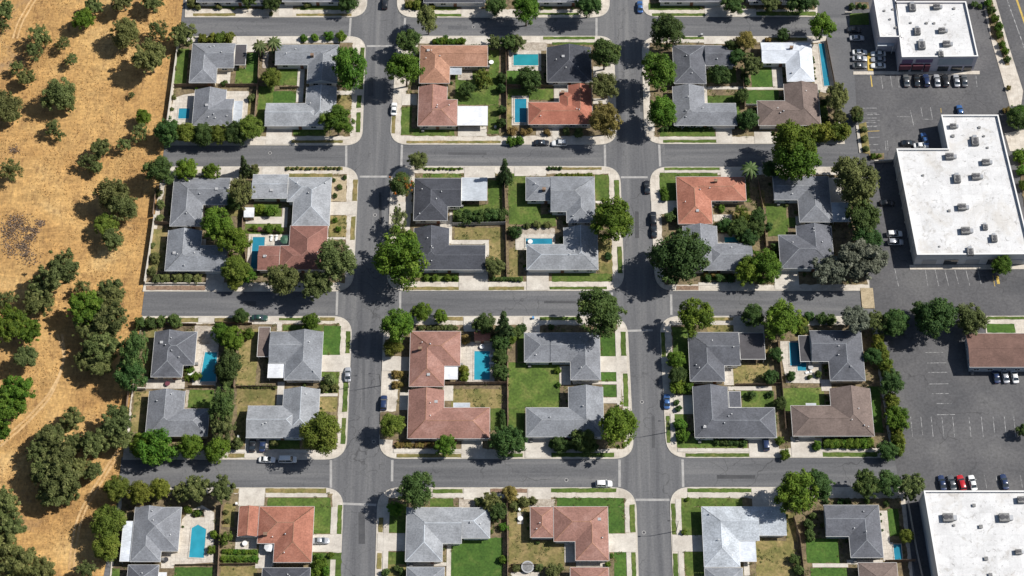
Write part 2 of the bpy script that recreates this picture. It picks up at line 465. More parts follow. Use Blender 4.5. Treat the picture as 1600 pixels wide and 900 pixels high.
def patio(*rs): [layr('patio', r, 'patio') for r in rs]
def paving(*rs): [layr('path', r, 'paver', 0.15) for r in rs]
def path(*rs): [layr('path', r, 'driveway') for r in rs]
def bed(m, *rs): [layr('planting_bed', r, m, 0.15) for r in rs]
def block(tl, tr, br, bl, radii, yard):
    """raised kerb and pavement slab of one street block, then the soil of its yards"""
    SEQ[0] = 0
    pts = [Vector(Z(*p, GZ)) for p in (tl, tr, br, bl)]
    out = []
    for i in range(4):
        p, a, b = pts[i], pts[i - 1], pts[(i + 1) % 4]
        r = radii[i]
        if r <= 0: out.append(p); continue
        u, v = (a - p).normalized() * r, (b - p).normalized() * r
        for k in range(9):
            t = k / 8
            out.append((p + u) * (1 - t) ** 2 + p * 2 * t * (1 - t) + (p + v) * t * t)
    out.reverse()
    mb = MB().prism(out, -0.05, GZ)
    o = struct(mb.put('pavement', 'concrete'))
    # kerb stone ring, slightly proud of the pavement
    n = len(out)
    nrm = []
    for i in range(n):
        d = (out[(i + 1) % n] - out[i - 1]).normalized()
        nrm.append(Vector((-d.y, d.x)))
    v = []
    for p, m_ in zip(out, nrm):
        a, b = p - m_ * 0.10, p + m_ * 0.18
        v += [(a.x, a.y, -0.05), (a.x, a.y, GZ + 0.012), (b.x, b.y, GZ + 0.012), (b.x, b.y, GZ - 0.03)]
    f = [(i * 4 + k, ((i + 1) % n) * 4 + k, ((i + 1) % n) * 4 + k + 1, i * 4 + k + 1) for i in range(n) for k in range(3)]
    struct(obj('kerb', mesh('kerb', v, f, 'kerb')))
    SEQ[0] = 4
    lay('yard', yard, 'soil', 0.2)
    YARDS.append([Z(x, y) for x, y in yard])

# ------------------------------------------------------------------ roofs: upper envelope of rectangular wings, each a hip or gable roof
def clip(poly, a, b, c):
    out = []
    for i in range(len(poly)):
        p, q = poly[i], poly[(i + 1) % len(poly)]
        dp, dq = a * p[0] + b * p[1] + c, a * q[0] + b * q[1] + c
        if dp >= 0: out.append(p)
        if (dp >= 0) != (dq >= 0):
            t = dp / (dp - dq)
            out.append((p[0] + (q[0] - p[0]) * t, p[1] + (q[1] - p[1]) * t))
    return out
def area(p): return abs(sum(p[i][0] * p[(i + 1) % len(p)][1] - p[(i + 1) % len(p)][0] * p[i][1] for i in range(len(p)))) / 2 if len(p) > 2 else 0
class Wing:
    def __init__(s, rect, axis, ends, z, pitch):
        s.rect, s.axis, s.ends, s.z, s.k = rect, axis, ends, z, pitch
        x0, y0, x1, y1 = rect
        W, E, S, Nn = (pitch, 0, z - pitch * x0), (-pitch, 0, z + pitch * x1), (0, pitch, z - pitch * y0), (0, -pitch, z + pitch * y1)
        if axis == 'h': s.pl = [S, Nn] + ([W] if ends[0] == 'H' else []) + ([E] if ends[1] == 'H' else [])
        else: s.pl = [W, E] + ([S] if ends[0] == 'H' else []) + ([Nn] if ends[1] == 'H' else [])
    def h(s, x, y):
        x0, y0, x1, y1 = s.rect
        if not (x0 - .01 <= x <= x1 + .01 and y0 - .01 <= y <= y1 + .01): return -99
        return min(a * x + b * y + c for a, b, c in s.pl)
    def sides(s):
        x0, y0, x1, y1 = s.rect
        return [(1, 0, -x0), (-1, 0, x1), (0, 1, -y0), (0, -1, y1)]
def roof_faces(wings):
    res = []
    for i, w in enumerate(wings):
        x0, y0, x1, y1 = w.rect
        for pa in w.pl:
            poly = [(x0, y0), (x1, y0), (x1, y1), (x0, y1)]
            for pb in w.pl:
                if pb is not pa: poly = clip(poly, pb[0] - pa[0], pb[1] - pa[1], pb[2] - pa[2])
            pieces = [poly] if area(poly) > 1e-3 else []
            for j, v in enumerate(wings):
                if j == i: continue
                e = 1e-3 if j < i else -1e-3
                hp = v.sides() + [(pb[0] - pa[0], pb[1] - pa[1], pb[2] - pa[2] + e) for pb in v.pl]
                nxt = []
                for pc in pieces:
                    rem = pc
                    for a, b, c in hp:
                        o = clip(rem, -a, -b, -c)
                        if area(o) > 2e-3: nxt.append(o)
                        rem = clip(rem, a, b, c)
                        if area(rem) < 2e-3: break
                pieces = nxt
            for pc in pieces: res.append([(x, y, pa[0] * x + pa[1] * y + pa[2]) for x, y in pc])
    return res
def roof_h(wings, x, y): return max(w.h(x, y) for w in wings)
def ridge_lines(wings):
    segs = []
    for w in wings:
        x0, y0, x1, y1 = w.rect
        L = []
        if w.axis == 'h':
            hw = (y1 - y0) / 2; ym = (y0 + y1) / 2
            a = x0 + (hw if w.ends[0] == 'H' else 0); b = x1 - (hw if w.ends[1] == 'H' else 0)
            if a < b: L.append(((a, ym), (b, ym)))
            if w.ends[0] == 'H': L += [((x0, y0), (a, ym)), ((x0, y1), (a, ym))]
            if w.ends[1] == 'H': L += [((x1, y0), (b, ym)), ((x1, y1), (b, ym))]
        else:
            hw = (x1 - x0) / 2; xm = (x0 + x1) / 2
            a = y0 + (hw if w.ends[0] == 'H' else 0); b = y1 - (hw if w.ends[1] == 'H' else 0)
            if a < b: L.append(((xm, a), (xm, b)))
            if w.ends[0] == 'H': L += [((x0, y0), (xm, a)), ((x1, y0), (xm, a))]
            if w.ends[1] == 'H': L += [((x0, y1), (xm, b)), ((x1, y1), (xm, b))]
        for p, q in L:
            p, q = Vector(p), Vector(q)
            n = max(2, int((q - p).length / 0.4))
            run = None
            for i in range(n + 1):
                t = p.lerp(q, i / n)
                hz = w.h(t.x, t.y)
                ok = hz > -50 and roof_h(wings, t.x, t.y) <= hz + 0.01
                # a real ridge: the roof falls away on both sides
                if ok:
                    d = (q - p).normalized(); nn = Vector((-d.y, d.x)) * 0.25
                    ok = all(roof_h(wings, *(t + s * nn)) < hz + 0.01 - 0.03 for s in (1, -1)) or i in (0, n)
                if ok and run is None: run = (t, hz)
                if (not ok or i == n) and run is not None:
                    e = (t, hz) if ok else last
                    if (e[0] - run[0]).length > 0.6: segs.append((run, e))
                    run = None
                last = (t, hz)
    return segs
def outline(rects):
    """boundary edges of a union of rectangles: (x0,y0,x1,y1,normal), collinear runs merged"""
    xs = sorted({v for r in rects for v in (r[0], r[2])}); ys = sorted({v for r in rects for v in (r[1], r[3])})
    ins = lambda i, j: 0 <= i < len(xs) - 1 and 0 <= j < len(ys) - 1 and any(r[0] <= (xs[i] + xs[i + 1]) / 2 <= r[2] and r[1] <= (ys[j] + ys[j + 1]) / 2 <= r[3] for r in rects)
    cells = [(i, j) for i in range(len(xs) - 1) for j in range(len(ys) - 1) if ins(i, j)]
    E = {}
    for i, j in cells:
        if not ins(i, j - 1): E.setdefault(('S', ys[j]), []).append((xs[i], xs[i + 1]))
        if not ins(i, j + 1): E.setdefault(('N', ys[j + 1]), []).append((xs[i], xs[i + 1]))
        if not ins(i - 1, j): E.setdefault(('W', xs[i]), []).append((ys[j], ys[j + 1]))
        if not ins(i + 1, j): E.setdefault(('E', xs[i + 1]), []).append((ys[j], ys[j + 1]))
    out = []
    for (d, k), ss in E.items():
        ss.sort(); cur = list(ss[0])
        for a, b in ss[1:]:
            if abs(a - cur[1]) < 1e-4: cur[1] = b
            else: out.append((d, k, *cur)); cur = [a, b]
        out.append((d, k, *cur))
    return out, [(xs[i], ys[j], xs[i + 1], ys[j + 1]) for i, j in cells]
def snap(vals, tol):
    s = sorted(set(vals)); mp = {}; grp = [s[0]]
    def flush():
        m = sum(grp) / len(grp)
        for g in grp: mp[g] = m
    for v in s[1:]:
        if v - grp[-1] < tol: grp.append(v)
        else: flush(); grp = [v]
    flush()
    return mp

# shared small pieces
def window_meshes():
    f = MB()
    for a in ((-.85, 0, -.6, .85, .1, -.5), (-.85, 0, .5, .85, .1, .6), (-.85, 0, -.5, -.75, .1, .5), (.75, 0, -.5, .85, .1, .5), (-.04, 0.01, -.5, .04, .07, .5)): f.box(*a)
    p = MB().box(-.75, .005, -.5, .75, .045, .5)
    return f.me('window', 'trim'), p.me('pane', 'glass')
WIN, PANE = window_meshes()
gd = MB()
for k in range(4): gd.box(-2.35, 0, -1.1 + k * .55, 2.35, .08, -1.1 + k * .55 + .52)
GDOOR = gd.me('garage_door', 'garage_door')
DOOR = MB().box(-.5, 0, -1.05, .5, .09, 1.05).me('door', 'door')
KNOB = MB().box(.32, .09, -.06, .42, .14, .06).me('handle', 'metal')
PIPE = MB().tube((0, 0, -.25), (0, 0, .38), .085, .085, 8).tube((0, 0, .36), (0, 0, .46), .15, .15, 8).me('vent_pipe', 'pipe', True)
TURB = MB().tube((0, 0, -.25), (0, 0, .18), .2, .2, 10).tube((0, 0, .18), (0, 0, .42), .28, .16, 10).me('roof_vent', 'metal', True)
CHIM = MB().box(-.45, -.35, -1.2, .45, .35, 1.1).box(-.53, -.43, 1.1, .53, .43, 1.22).me('chimney', 'brick_bed')
SKYL = MB().box(-.45, -.4, -.3, .45, .4, .2).me('skylight', 'trim_grey')
ACBOX = MB().box(-.42, -.42, -.02, .42, .42, .85).tube((0, 0, .85), (0, 0, .9), .33, .33, 12).me('air_conditioner', 'hvac')
DIRS = {'S': math.pi, 'N': 0.0, 'W': math.pi / 2, 'E': -math.pi / 2}     # +Y of a piece turned to face outwards
HOUSES = []
def house(label, wings, roof='grey', wall='cream', garage=None, pitch=0.36, chimney=False, covers=(), name='house', shrubs=3, near='house'):
    zE = GZ + 2.85
    raw = []
    for w in wings:
        r, axis, ends = w[0], w[1], w[2]
        dz = w[3] if len(w) > 3 else 0.0
        raw.append([list(zrect(r, zE + dz)), axis, ends, dz])
    for r in raw:                # a gap to the neighbour behind a gable end
        if r[1] == 'v' and r[2][1] == 'G' and all(q is r or q[0][3] < r[0][3] - 2 for q in raw): r[0][3] -= 0.7
    mx = snap([v for r in raw for v in (r[0][0], r[0][2])], 1.1); my = snap([v for r in raw for v in (r[0][1], r[0][3])], 1.1)
    ws = [Wing((mx[r[0][0]], my[r[0][1]], mx[r[0][2]], my[r[0][3]]), r[1], r[2], zE + r[3], pitch) for r in raw]
    cx = sum((w.rect[0] + w.rect[2]) / 2 for w in ws) / len(ws); cy = sum((w.rect[1] + w.rect[3]) / 2 for w in ws) / len(ws)
    O = Vector((cx, cy, GZ))
    t = thing(name, label, 'house', O, 0, 'houses of the suburb')
    loc = lambda x, y, z: (x - cx, y - cy, z - GZ)
    # roof covering, fascia and soffit
    mb = MB()
    for f in roof_faces(ws): mb.poly([loc(*p) for p in f])
    levels = {}
    for w in ws: levels.setdefault(round(w.z, 3), []).append(w)
    fb = MB()
    for z, lw in levels.items():
        edges, cells = outline([w.rect for w in lw])
        for d, k, a, b in edges:
            e = 0.06
            if d in 'SN':
                s = -1 if d == 'S' else 1
                y0, y1 = sorted((k, k + s * e)); fb.box(a - cx - e, y0 - cy, z - GZ - .2, b - cx + e, y1 - cy, z - GZ + .015)
            else:
                s = -1 if d == 'W' else 1
                x0, x1 = sorted((k, k + s * e)); fb.box(x0 - cx, a - cy, z - GZ - .2, x1 - cx, b - cy, z - GZ + .013)
        for c in cells: fb.poly([loc(c[0], c[1], z - .14), loc(c[0], c[3], z - .14), loc(c[2], c[3], z - .14), loc(c[2], c[1], z - .14)])
    ro = mb.put('roof', 'roof_' + roof, t)
    fb.put('fascia', 'trim', ro)
    rc = MB()
    for (p, ph), (q, qh) in ridge_lines(ws):
        d = (q - p).normalized(); n = Vector((-d.y, d.x)) * .12
        k = len(rc.v)
        for pt, hh in ((p, ph), (q, qh)):
            rc.v += [loc(pt.x - n.x, pt.y - n.y, hh - .03), loc(pt.x, pt.y, hh + .045), loc(pt.x + n.x, pt.y + n.y, hh - .03)]
        rc.f += [(k, k + 3, k + 4, k + 1), (k + 1, k + 4, k + 5, k + 2)]
    if rc.v: rc.put('ridge_cap', 'roof_' + CAP.get(roof, roof), ro)
    # gable triangles
    gab = lambda *pts: MB().poly(pts).put('gable', 'wall_' + wall, t)
    for w in ws:
        x0, y0, x1, y1 = w.rect
        if w.axis == 'h':
            hm = w.z + (y1 - y0) / 2 * pitch
            for e, x in ((0, x0 + .25), (1, x1 - .25)):
                if w.ends[e] == 'G': gab(*[loc(x, y0 + .4, w.z - .15), loc(x, y1 - .4, w.z - .15), loc(x, y1 - .4, w.z + .4 * pitch - .03), loc(x, (y0 + y1) / 2, hm - .03), loc(x, y0 + .4, w.z + .4 * pitch - .03)])
        else:
            hm = w.z + (x1 - x0) / 2 * pitch
            for e, y in ((0, y0 + .25), (1, y1 - .25)):
                if w.ends[e] == 'G': gab(*[loc(x0 + .4, y, w.z - .15), loc(x1 - .4, y, w.z - .15), loc(x1 - .4, y, w.z + .4 * pitch - .03), loc((x0 + x1) / 2, y, hm - .03), loc(x0 + .4, y, w.z + .4 * pitch - .03)])
    # walls
    I = 0.5
    edges, cells = outline([(w.rect[0] + I, w.rect[1] + I, w.rect[2] - I, w.rect[3] - I) for w in ws])
    wb = MB()
    for d, k, a, b in edges:
        q = {'S': ((a, k), (b, k)), 'N': ((b, k), (a, k)), 'W': ((k, b), (k, a)), 'E': ((k, a), (k, b))}[d]
        wb.poly([loc(*q[0], GZ - .05), loc(*q[1], GZ - .05), loc(*q[1], zE - .1), loc(*q[0], zE - .1)])
    wb.put('wall', 'wall_' + wall, t)
    gpos = None
    if garage:
        gx, gy = Z(garage[1], garage[2], 1.2)
        best = min((e for e in edges if e[0] == garage[0] and e[3] - e[2] > 4.9), default=None,
                   key=lambda e: abs((e[2] + e[3]) / 2 - (gx if e[0] in 'SN' else gy)) + abs(e[1] - (gy if e[0] in 'SN' else gx)))
        if best:
            d, k, a, b = best
            c = min(max(gx if d in 'SN' else gy, a + 2.45), b - 2.45)
            gpos = (best, c)
            obj('garage_door', GDOOR, t, loc(c, k, GZ + 1.12) if d in 'SN' else loc(k, c, GZ + 1.12), DIRS[d])
    first = True
    for e in edges:
        d, k, a, b = e
        if b - a < 2.6: continue
        n = max(1, int((b - a) / 3.6))
        for i in range(n):
            c = a + (b - a) * (i + .5) / n
            if gpos and gpos[0] == e and abs(c - gpos[1]) < 3.5: continue
            p = loc(c, k, GZ + 1.5) if d in 'SN' else loc(k, c, GZ + 1.5)
            if first and n > 1 and i == n // 2 and d in 'SNE':
                dr = obj('door', DOOR, t, (p[0], p[1], 1.07), DIRS[d]); obj('handle', KNOB, dr); first = False
                continue
            w_ = obj('window', WIN, t, p, DIRS[d]); obj('pane', PANE, w_)
    # pipes and vents through the roof
    for i in range(random.choice((2, 3, 3, 4))):
        w = random.choice(ws); x0, y0, x1, y1 = w.rect
        x, y = U(x0 + 1.5, x1 - 1.5), U(y0 + 1.5, y1 - 1.5)
        obj(*(('vent_pipe', PIPE) if rnd() < .65 else ('roof_vent', TURB)), ro, loc(x, y, roof_h(ws, x, y)))
    for i in range(random.choice((0, 0, 1))):
        w = random.choice(ws); x0, y0, x1, y1 = w.rect
        x, y = U(x0 + 1.8, x1 - 1.8), U(y0 + 1.8, y1 - 1.8)
        obj('skylight', SKYL, ro, loc(x, y, roof_h(ws, x, y)))
    ac = random.choice([e for e in edges if e[3] - e[2] > 3])
    c = ac[2] + 1.0; dd = {'S': (0, -.7), 'N': (0, .7), 'W': (-.7, 0), 'E': (.7, 0)}[ac[0]]
    px_, py_ = (c, ac[1]) if ac[0] in 'SN' else (ac[1], c)
    obj('air_conditioner', ACBOX, t, loc(px_ + dd[0], py_ + dd[1], GZ))
    if chimney:
        x, y = Z(chimney[0], chimney[1], zE + 1)
        obj('chimney', CHIM, ro, loc(x, y, roof_h(ws, x, y) if roof_h(ws, x, y) > 0 else zE + 1))
    # flat covers over terraces and carports
    for cv in covers:
        r, m = cv[0], cv[1]
        zc = cv[2] if len(cv) > 2 else 2.62
        x0, y0, x1, y1 = zrect(r, GZ + zc)
        c = obj('patio_cover', MB().box(x0 - cx, y0 - cy, zc - .12, x1 - cx, y1 - cy, zc).me('patio_cover', 'roof_' + m), t)
        eb = MB()
        for a in ((x0 - .09, y0 - .09, x1 + .09, y0), (x0 - .09, y1, x1 + .09, y1 + .09), (x0 - .09, y0, x0, y1), (x1, y0, x1 + .09, y1)):
            eb.box(a[0] - cx, a[1] - cy, zc - .17, a[2] - cx, a[3] - cy, zc + .04)
        eb.put('edge_trim', 'trim', c)
        for x, y in ((x0 + .3, y0 + .3), (x1 - .3, y0 + .3), (x1 - .3, y1 - .3), (x0 + .3, y1 - .3)):
            MB().box(x - .07 - cx, y - .07 - cy, -.02, x + .07 - cx, y + .07 - cy, zc - .11).put('post', 'trim', c)
    # low planting along the walls
    ed = [e for e in edges if e[3] - e[2] > 3 and e[0] in 'SEWN']
    if shrubs:
        fp = thing('foundation_planting', f'planting along the walls of the {near}', 'planting', O, 0, 'planting along house walls')
        for i in range(shrubs * 4):
            d, k, a, b = random.choice(ed)
            c = U(a + .6, b - .6)
            if gpos and gpos[0][:2] == (d, k) and abs(c - gpos[1]) < 3.4: continue
            s = {'S': (0, -1), 'E': (1, 0), 'W': (-1, 0), 'N': (0, 1)}[d]
            x, y = (c, k) if d in 'SN' else (k, c)
            o_ = U(.8, 1.3); r_ = U(.35, .75); x += s[0] * o_; y += s[1] * o_
            if any(h_[0] - .3 < x < h_[2] + .3 and h_[1] - .3 < y < h_[3] + .3 for h_ in HARD[-40:] if h_[2] - h_[0] < 30): continue
            q = obj('bush', CROWN['bush', random.randrange(4)], fp, (x - cx, y - cy, r_ * .6), U(0, 6.28), (r_, r_, r_))
            set_mat(q, 'leaf_' + random.choice('GDYOOD'))
        if not fp.children: bpy.data.objects.remove(fp)
    HOUSES.append((t, ws))
    return t
CAP = dict(slate='slategrey', slategrey='midgrey', grey='lightgrey', midgrey='lightgrey', orange='tan', rust='tan', pinkbrown='tan', tan='tan', brick='pinkbrown', browngrey='browngrey', lightgrey='silver', speckle='silver')

# ------------------------------------------------------------------ plants
CROWN = {}
def leaf_mesh(name, clumps, per, size, droop=0.0):
    v, f, tone = [], [], []
    for (c, r, tn) in clumps:
        for i in range(per(r)):
            d = Vector((random.gauss(0, 1), random.gauss(0, 1), random.gauss(0.25, 1))).normalized()
            p = Vector(c) + d * r * (rnd() ** .45)
            n = (d * .9 + Vector((U(-1, 1), U(-1, 1), U(-.4, 1.2))) * .8).normalized()
            a = n.orthogonal().normalized()
            a = Matrix.Rotation(U(0, 6.283), 3, n) @ a
            b = n.cross(a)
            s = size * U(.65, 1.35)
            k = len(v)
            v += [tuple(p - a * s), tuple(p + b * s * .55 - n * s * .15), tuple(p + a * s), tuple(p - b * s * .55 - n * s * .15)]
            f.append((k, k + 1, k + 2, k + 3))
            tv = min(1, max(0, tn + U(-.22, .22)))
            tone += [tv] * 4
    me = mesh(name, v, f)
    at = me.attributes.new('tone', 'FLOAT', 'POINT')
    at.data.foreach_set('value', tone)
    me.materials.append(MATS['leaf_G'])
    return me
def make_round(flat_=0.9, n=60, ragged=0.12, rr=(.2, .36)):
    ph = [U(0, 6.28) for _ in range(4)]
    cl = []
    for i in range(n):
        u = U(-.65, 1); a = U(0, 6.283)
        q = math.sqrt(max(0, 1 - u * u))
        w = 1 + ragged * (math.sin(2 * a + ph[0]) + .7 * math.sin(3 * a + ph[1]) + .5 * math.sin(5 * a + ph[2]))
        k = (.45 + .33 * rnd()) if i % 3 else U(.1, .45)
        cl.append(((q * math.cos(a) * k * w, q * math.sin(a) * k * w, u * k * flat_), U(*rr), U(.2, .8)))
    for i in range(int(n * .35)):          # stray twigs that break the outline
        a = U(0, 6.283); u = U(-.4, .8); q = math.sqrt(1 - u * u)
        w = 1 + ragged * (math.sin(2 * a + ph[0]) + .7 * math.sin(3 * a + ph[1]))
        cl.append(((q * math.cos(a) * .84 * w, q * math.sin(a) * .84 * w, u * .8 * flat_), U(.08, .17), U(.3, .95)))
    return cl
def make_ragged(n=46):
    cl = []
    lobes = [(Vector((math.cos(q_) * U(.3, .55), math.sin(q_) * U(.3, .55), U(-.25, .3))), U(.42, .6)) for q_ in [i * 1.2 + U(-.3, .3) for i in range(5)]] + [(Vector((0, 0, .15)), .6)]
    for c, R_ in lobes:
        for i in range(n // 4):
            d = Vector((random.gauss(0, 1), random.gauss(0, 1), random.gauss(.1, .8))).normalized()
            cl.append((tuple(c + d * R_ * U(.3, .95)), U(.14, .25), U(.1, .85)))
        for i in range(6):
            d = Vector((random.gauss(0, 1), random.gauss(0, 1), random.gauss(.2, .6))).normalized()
            cl.append((tuple(c + d * R_ * U(.95, 1.15)), U(.06, .11), U(.4, 1)))
    return cl
for i in range(6): CROWN['round', i] = leaf_mesh('crown', make_round(U(.8, 1.05), 58, U(.08, .19), (.16, .36)), lambda r: int(2500 * r * r) + 16, .047)
for i in range(6): CROWN['ragged', i] = leaf_mesh('crown', make_ragged(52), lambda r: int(3800 * r * r) + 16, .046)
for i in range(4): CROWN['sparse', i] = leaf_mesh('crown', make_ragged(30), lambda r: int(2000 * r * r) + 10, .046)
for i in range(4): CROWN['bush', i] = leaf_mesh('foliage', make_round(.8, 20, .08, (.28, .45)), lambda r: int(900 * r * r), .10)
for i in range(3): CROWN['dense', i] = leaf_mesh('crown', make_round(.95, 70, .03, (.22, .34)), lambda r: int(2700 * r * r) + 14, .045)
def conifer_clumps():
    cl = []
    for k in range(9):
        z = -1 + k * .24; R_ = (1 - (z + 1) / 2.15) * .95
        m = max(3, int(11 * R_))
        for i in range(m):
            a = 6.283 * i / m + k * .7 + U(-.2, .2)
            for q in (.45, .85):
                cl.append(((math.cos(a) * R_ * q, math.sin(a) * R_ * q, z - .14 * q), .16 * (1.15 - q * .4) + .03, U(.2, .9)))
    return cl
for i in range(2): CROWN['conifer', i] = leaf_mesh('crown', conifer_clumps(), lambda r: int(1500 * r * r) + 14, .055)
def palm_mesh():
    v, f, tone = [], [], []
    for k in range(34):
        a = 6.283 * k / 34 * 3.1; up = U(-.5, .75)
        tn = U(.2, .9)
        prev = None
        for j in range(9):
            t = j / 8
            r = t * U(.96, 1.0); z = up * t * .9 - .75 * t * t
            w = .12 * math.sin(math.pi * (t * .9 + .08)) + .015
            c = Vector((math.cos(a) * r, math.sin(a) * r, z)); s = Vector((-math.sin(a), math.cos(a), 0)) * w
            k0 = len(v); v += [tuple(c - s - Vector((0, 0, w * .5))), tuple(c), tuple(c + s - Vector((0, 0, w * .5)))]; tone += [tn] * 3
            if prev is not None: f += [(prev, prev + 1, k0 + 1, k0), (prev + 1, prev + 2, k0 + 2, k0 + 1)]
            prev = k0
    me = mesh('crown', v, f); me.materials.append(MATS['leaf_P'])
    me.attributes.new('tone', 'FLOAT', 'POINT').data.foreach_set('value', tone)
    return me
CROWN['palm', 0] = palm_mesh()
def trunk_mesh(limbs=6, lean=.06):
    """unit tree: crown centre at z=1, base at z=0"""
    b = MB()
    p = [Vector((0, 0, -.03)), Vector((U(-lean, lean), U(-lean, lean), .38)), Vector((U(-lean, lean), U(-lean, lean), .85))]
    b.tube(p[0], p[1], .075, .055, 8).tube(p[1], p[2], .055, .025, 8)
    for i in range(limbs):
        a = 6.283 * i / limbs + U(-.3, .3); h = U(.3, .8)
        s = p[1].lerp(p[2], max(0, (h - .38) / .47)) if h > .38 else p[0].lerp(p[1], h / .38)
        e = s + Vector((math.cos(a) * U(.3, .45), math.sin(a) * U(.3, .45), U(.2, .4)))
        b.tube(s, e, .03, .014, 6)
        b.tube(e, e + Vector((math.cos(a + .6) * .16, math.sin(a + .6) * .16, .12)), .014, .006, 5)
    return b.me('trunk', 'bark', True)
TRUNKS = [trunk_mesh() for _ in range(4)]
POLE = MB().tube((0, 0, -.03), (.03, 0, .5), .04, .032, 8).tube((.03, 0, .5), (0, 0, 1.0), .032, .03, 8).me('trunk', 'bark', True)
STEMS = MB()
for i in range(5): STEMS.tube((0, 0, -.05), (math.cos(i * 1.26) * .45, math.sin(i * 1.26) * .45, .75), .045, .02, 5)
STEMS = STEMS.me('stem', 'bark')
def set_mat(o, m):
    o.material_slots[0].link = 'OBJECT'
    o.material_slots[0].material = MATS[m]
ADJ = dict(G='leafy green', D='dark green', O='olive-green', Y='yellow-green', S='silvery grey-green', B='brownish gold', R='red-flecked green', C='dark conifer', P='feathery palm')
def tree_at(x, y, z0, r, zc, sp, shape, label, group, ry=None, name='tree'):
    t = thing(name, label, 'tree', (x, y, z0), U(0, 6.28), group)
    ry = ry or r
    if shape == 'palm': tr = obj('trunk', POLE, t, (0, 0, 0), 0, (zc * .9, zc * .9, zc))
    else: tr = obj('trunk', random.choice(TRUNKS), t, (0, 0, 0), 0, (max(r, 2.2) * .85, max(r, 2.2) * .85, zc))
    keys = [k for k in CROWN if k[0] == shape]
    c = obj('crown', CROWN[random.choice(keys)], t, (0, 0, zc), U(0, 6.28))
    k = max(r * (1.13 if shape == 'round' else (1.06 if shape != 'dense' else 1.02)), .1)
    if shape == 'conifer': c.scale = (k, k, zc * .95)
    elif abs(ry - r) > .2:
        t.rotation_euler.z = 0; c.rotation_euler.z = random.choice((0, math.pi)); c.scale = (r * 1.1, ry * 1.1, (r + ry) * .46)
    else: c.scale = (k, k, k * U(.85, 1.0))
    set_mat(c, 'leaf_' + sp)
    return t
def bush_at(x, y, r, sp, label, group, z0=GZ, h=1.0, name='shrub', cat='shrub'):
    t = thing(name, label, cat, (x, y, z0), U(0, 6.28), group)
    obj('stem', STEMS, t, (0, 0, 0), 0, (r, r, r))
    c = obj('foliage', CROWN['bush', random.randrange(4)], t, (0, 0, r * h * .62), 0, (r * 1.02, r * 1.02, r * h))
    set_mat(c, 'leaf_' + sp)
    return t
SHAPES = dict(G='round', D='round', O='ragged', Y='dense', S='ragged', B='round', R='round', C='conifer', P='palm')
def T(sp, x, y, r, where, k=1.5, ry=None, shape=None, adj=None, z0=GZ):
    """tree whose crown centre shows at (x, y) on the survey sheet; r in sheet pixels; k sets crown height over radius"""
    rm = r * zm(y) * 1.04
    rym = ry * zm(y) * 1.15 if ry else None
    zc = max(1.7, (rm if not rym else (rm + rym) / 2) * k)
    if rm > 3.6 and k >= 1.3: zc *= 1.18
    if sp == 'P': zc = rm * 2.6
    if sp == 'C': zc = rm * 2.2
    X, Y = Z(x, y, z0 + zc)
    kind = {'P': 'palm_tree', 'C': 'conifer_tree'}.get(sp, 'tree')
    size = 'large ' if rm > 4.6 else ('small ' if rm < 2.4 else '')
    noun = '' if sp == 'P' else ' tree'
    return tree_at(X, Y, z0, rm, zc, sp, shape or SHAPES[sp], f'{size}{adj or ADJ[sp]}{noun} {where}', 'trees of the town', rym, kind)
def B(sp, where, *pts, h=1.0, adj=None):
    """shrubs: (x, y, r) on the sheet"""
    for x, y, r in pts:
        rm = r * zm(y) * 1.05
        X, Y = Z(x, y, GZ + rm * h * .6)
        bush_at(X, Y, rm, sp, f'{adj or ADJ[sp] + " shrub"} {where}', 'garden shrubs', GZ, h)
def hedge(sp, where, p, q, w, n, h=1.2, adj=None):
    """a row of bushes grown together: one thing, each bush a part"""
    a = Z(*p)
    t = thing('hedge', f'{adj or ADJ[sp] + " hedge"} {where}', 'hedge', (*a, GZ), 0, 'hedges')
    n = int(n * 1.6)
    for i in range(n):
        k = (i + .5) / n
        x, y, r = p[0] + (q[0] - p[0]) * k + U(-3, 3), p[1] + (q[1] - p[1]) * k + U(-3, 3), w * U(.9, 1.15)
        rm = r * zm(y) * 1.12
        X, Y = Z(x, y, GZ + rm * h * .6)
        c = obj('bush', CROWN['bush', random.randrange(4)], t, (X - a[0], Y - a[1], rm * h * .58), U(0, 6.28), (rm, rm, rm * h))
        set_mat(c, 'leaf_' + sp)

# ------------------------------------------------------------------ fences, walls, pools, small yard things
def fence(label, *pts, h=1.8, m='fence_wood'):
    w = [Vector(Z(x, y, GZ)) for x, y in pts]
    t = thing('fence', label, 'fence', (*w[0], GZ), 0, 'garden fences')
    for a, b in zip(w, w[1:]):
        L = (b - a).length; n = max(1, round(L / 2.4)); ang = math.atan2(b.y - a.y, b.x - a.x); s = L / n
        me = MB()
        nb = 6
        for i in range(nb): me.box(.06 + (s - .12) * i / nb, -.025, .05, .06 + (s - .12) * (i + 1) / nb - .02, .025, h - (.02 if i % 2 else 0))
        me.box(.06, .026, .4, s - .06, .075, .5).box(.06, .026, h - .4, s - .06, .075, h - .3)
        pm = me.me('panel', m)
        post = MB().box(-.055, -.055, -.05, .055, .055, h + .1).me('post', m)
        for i in range(n + 1):
            p = a.lerp(b, i / n) - w[0]
            obj('post', post, t, (p.x, p.y, 0), ang)
            if i < n: obj('panel', pm, t, (p.x, p.y, 0), ang)
    return t
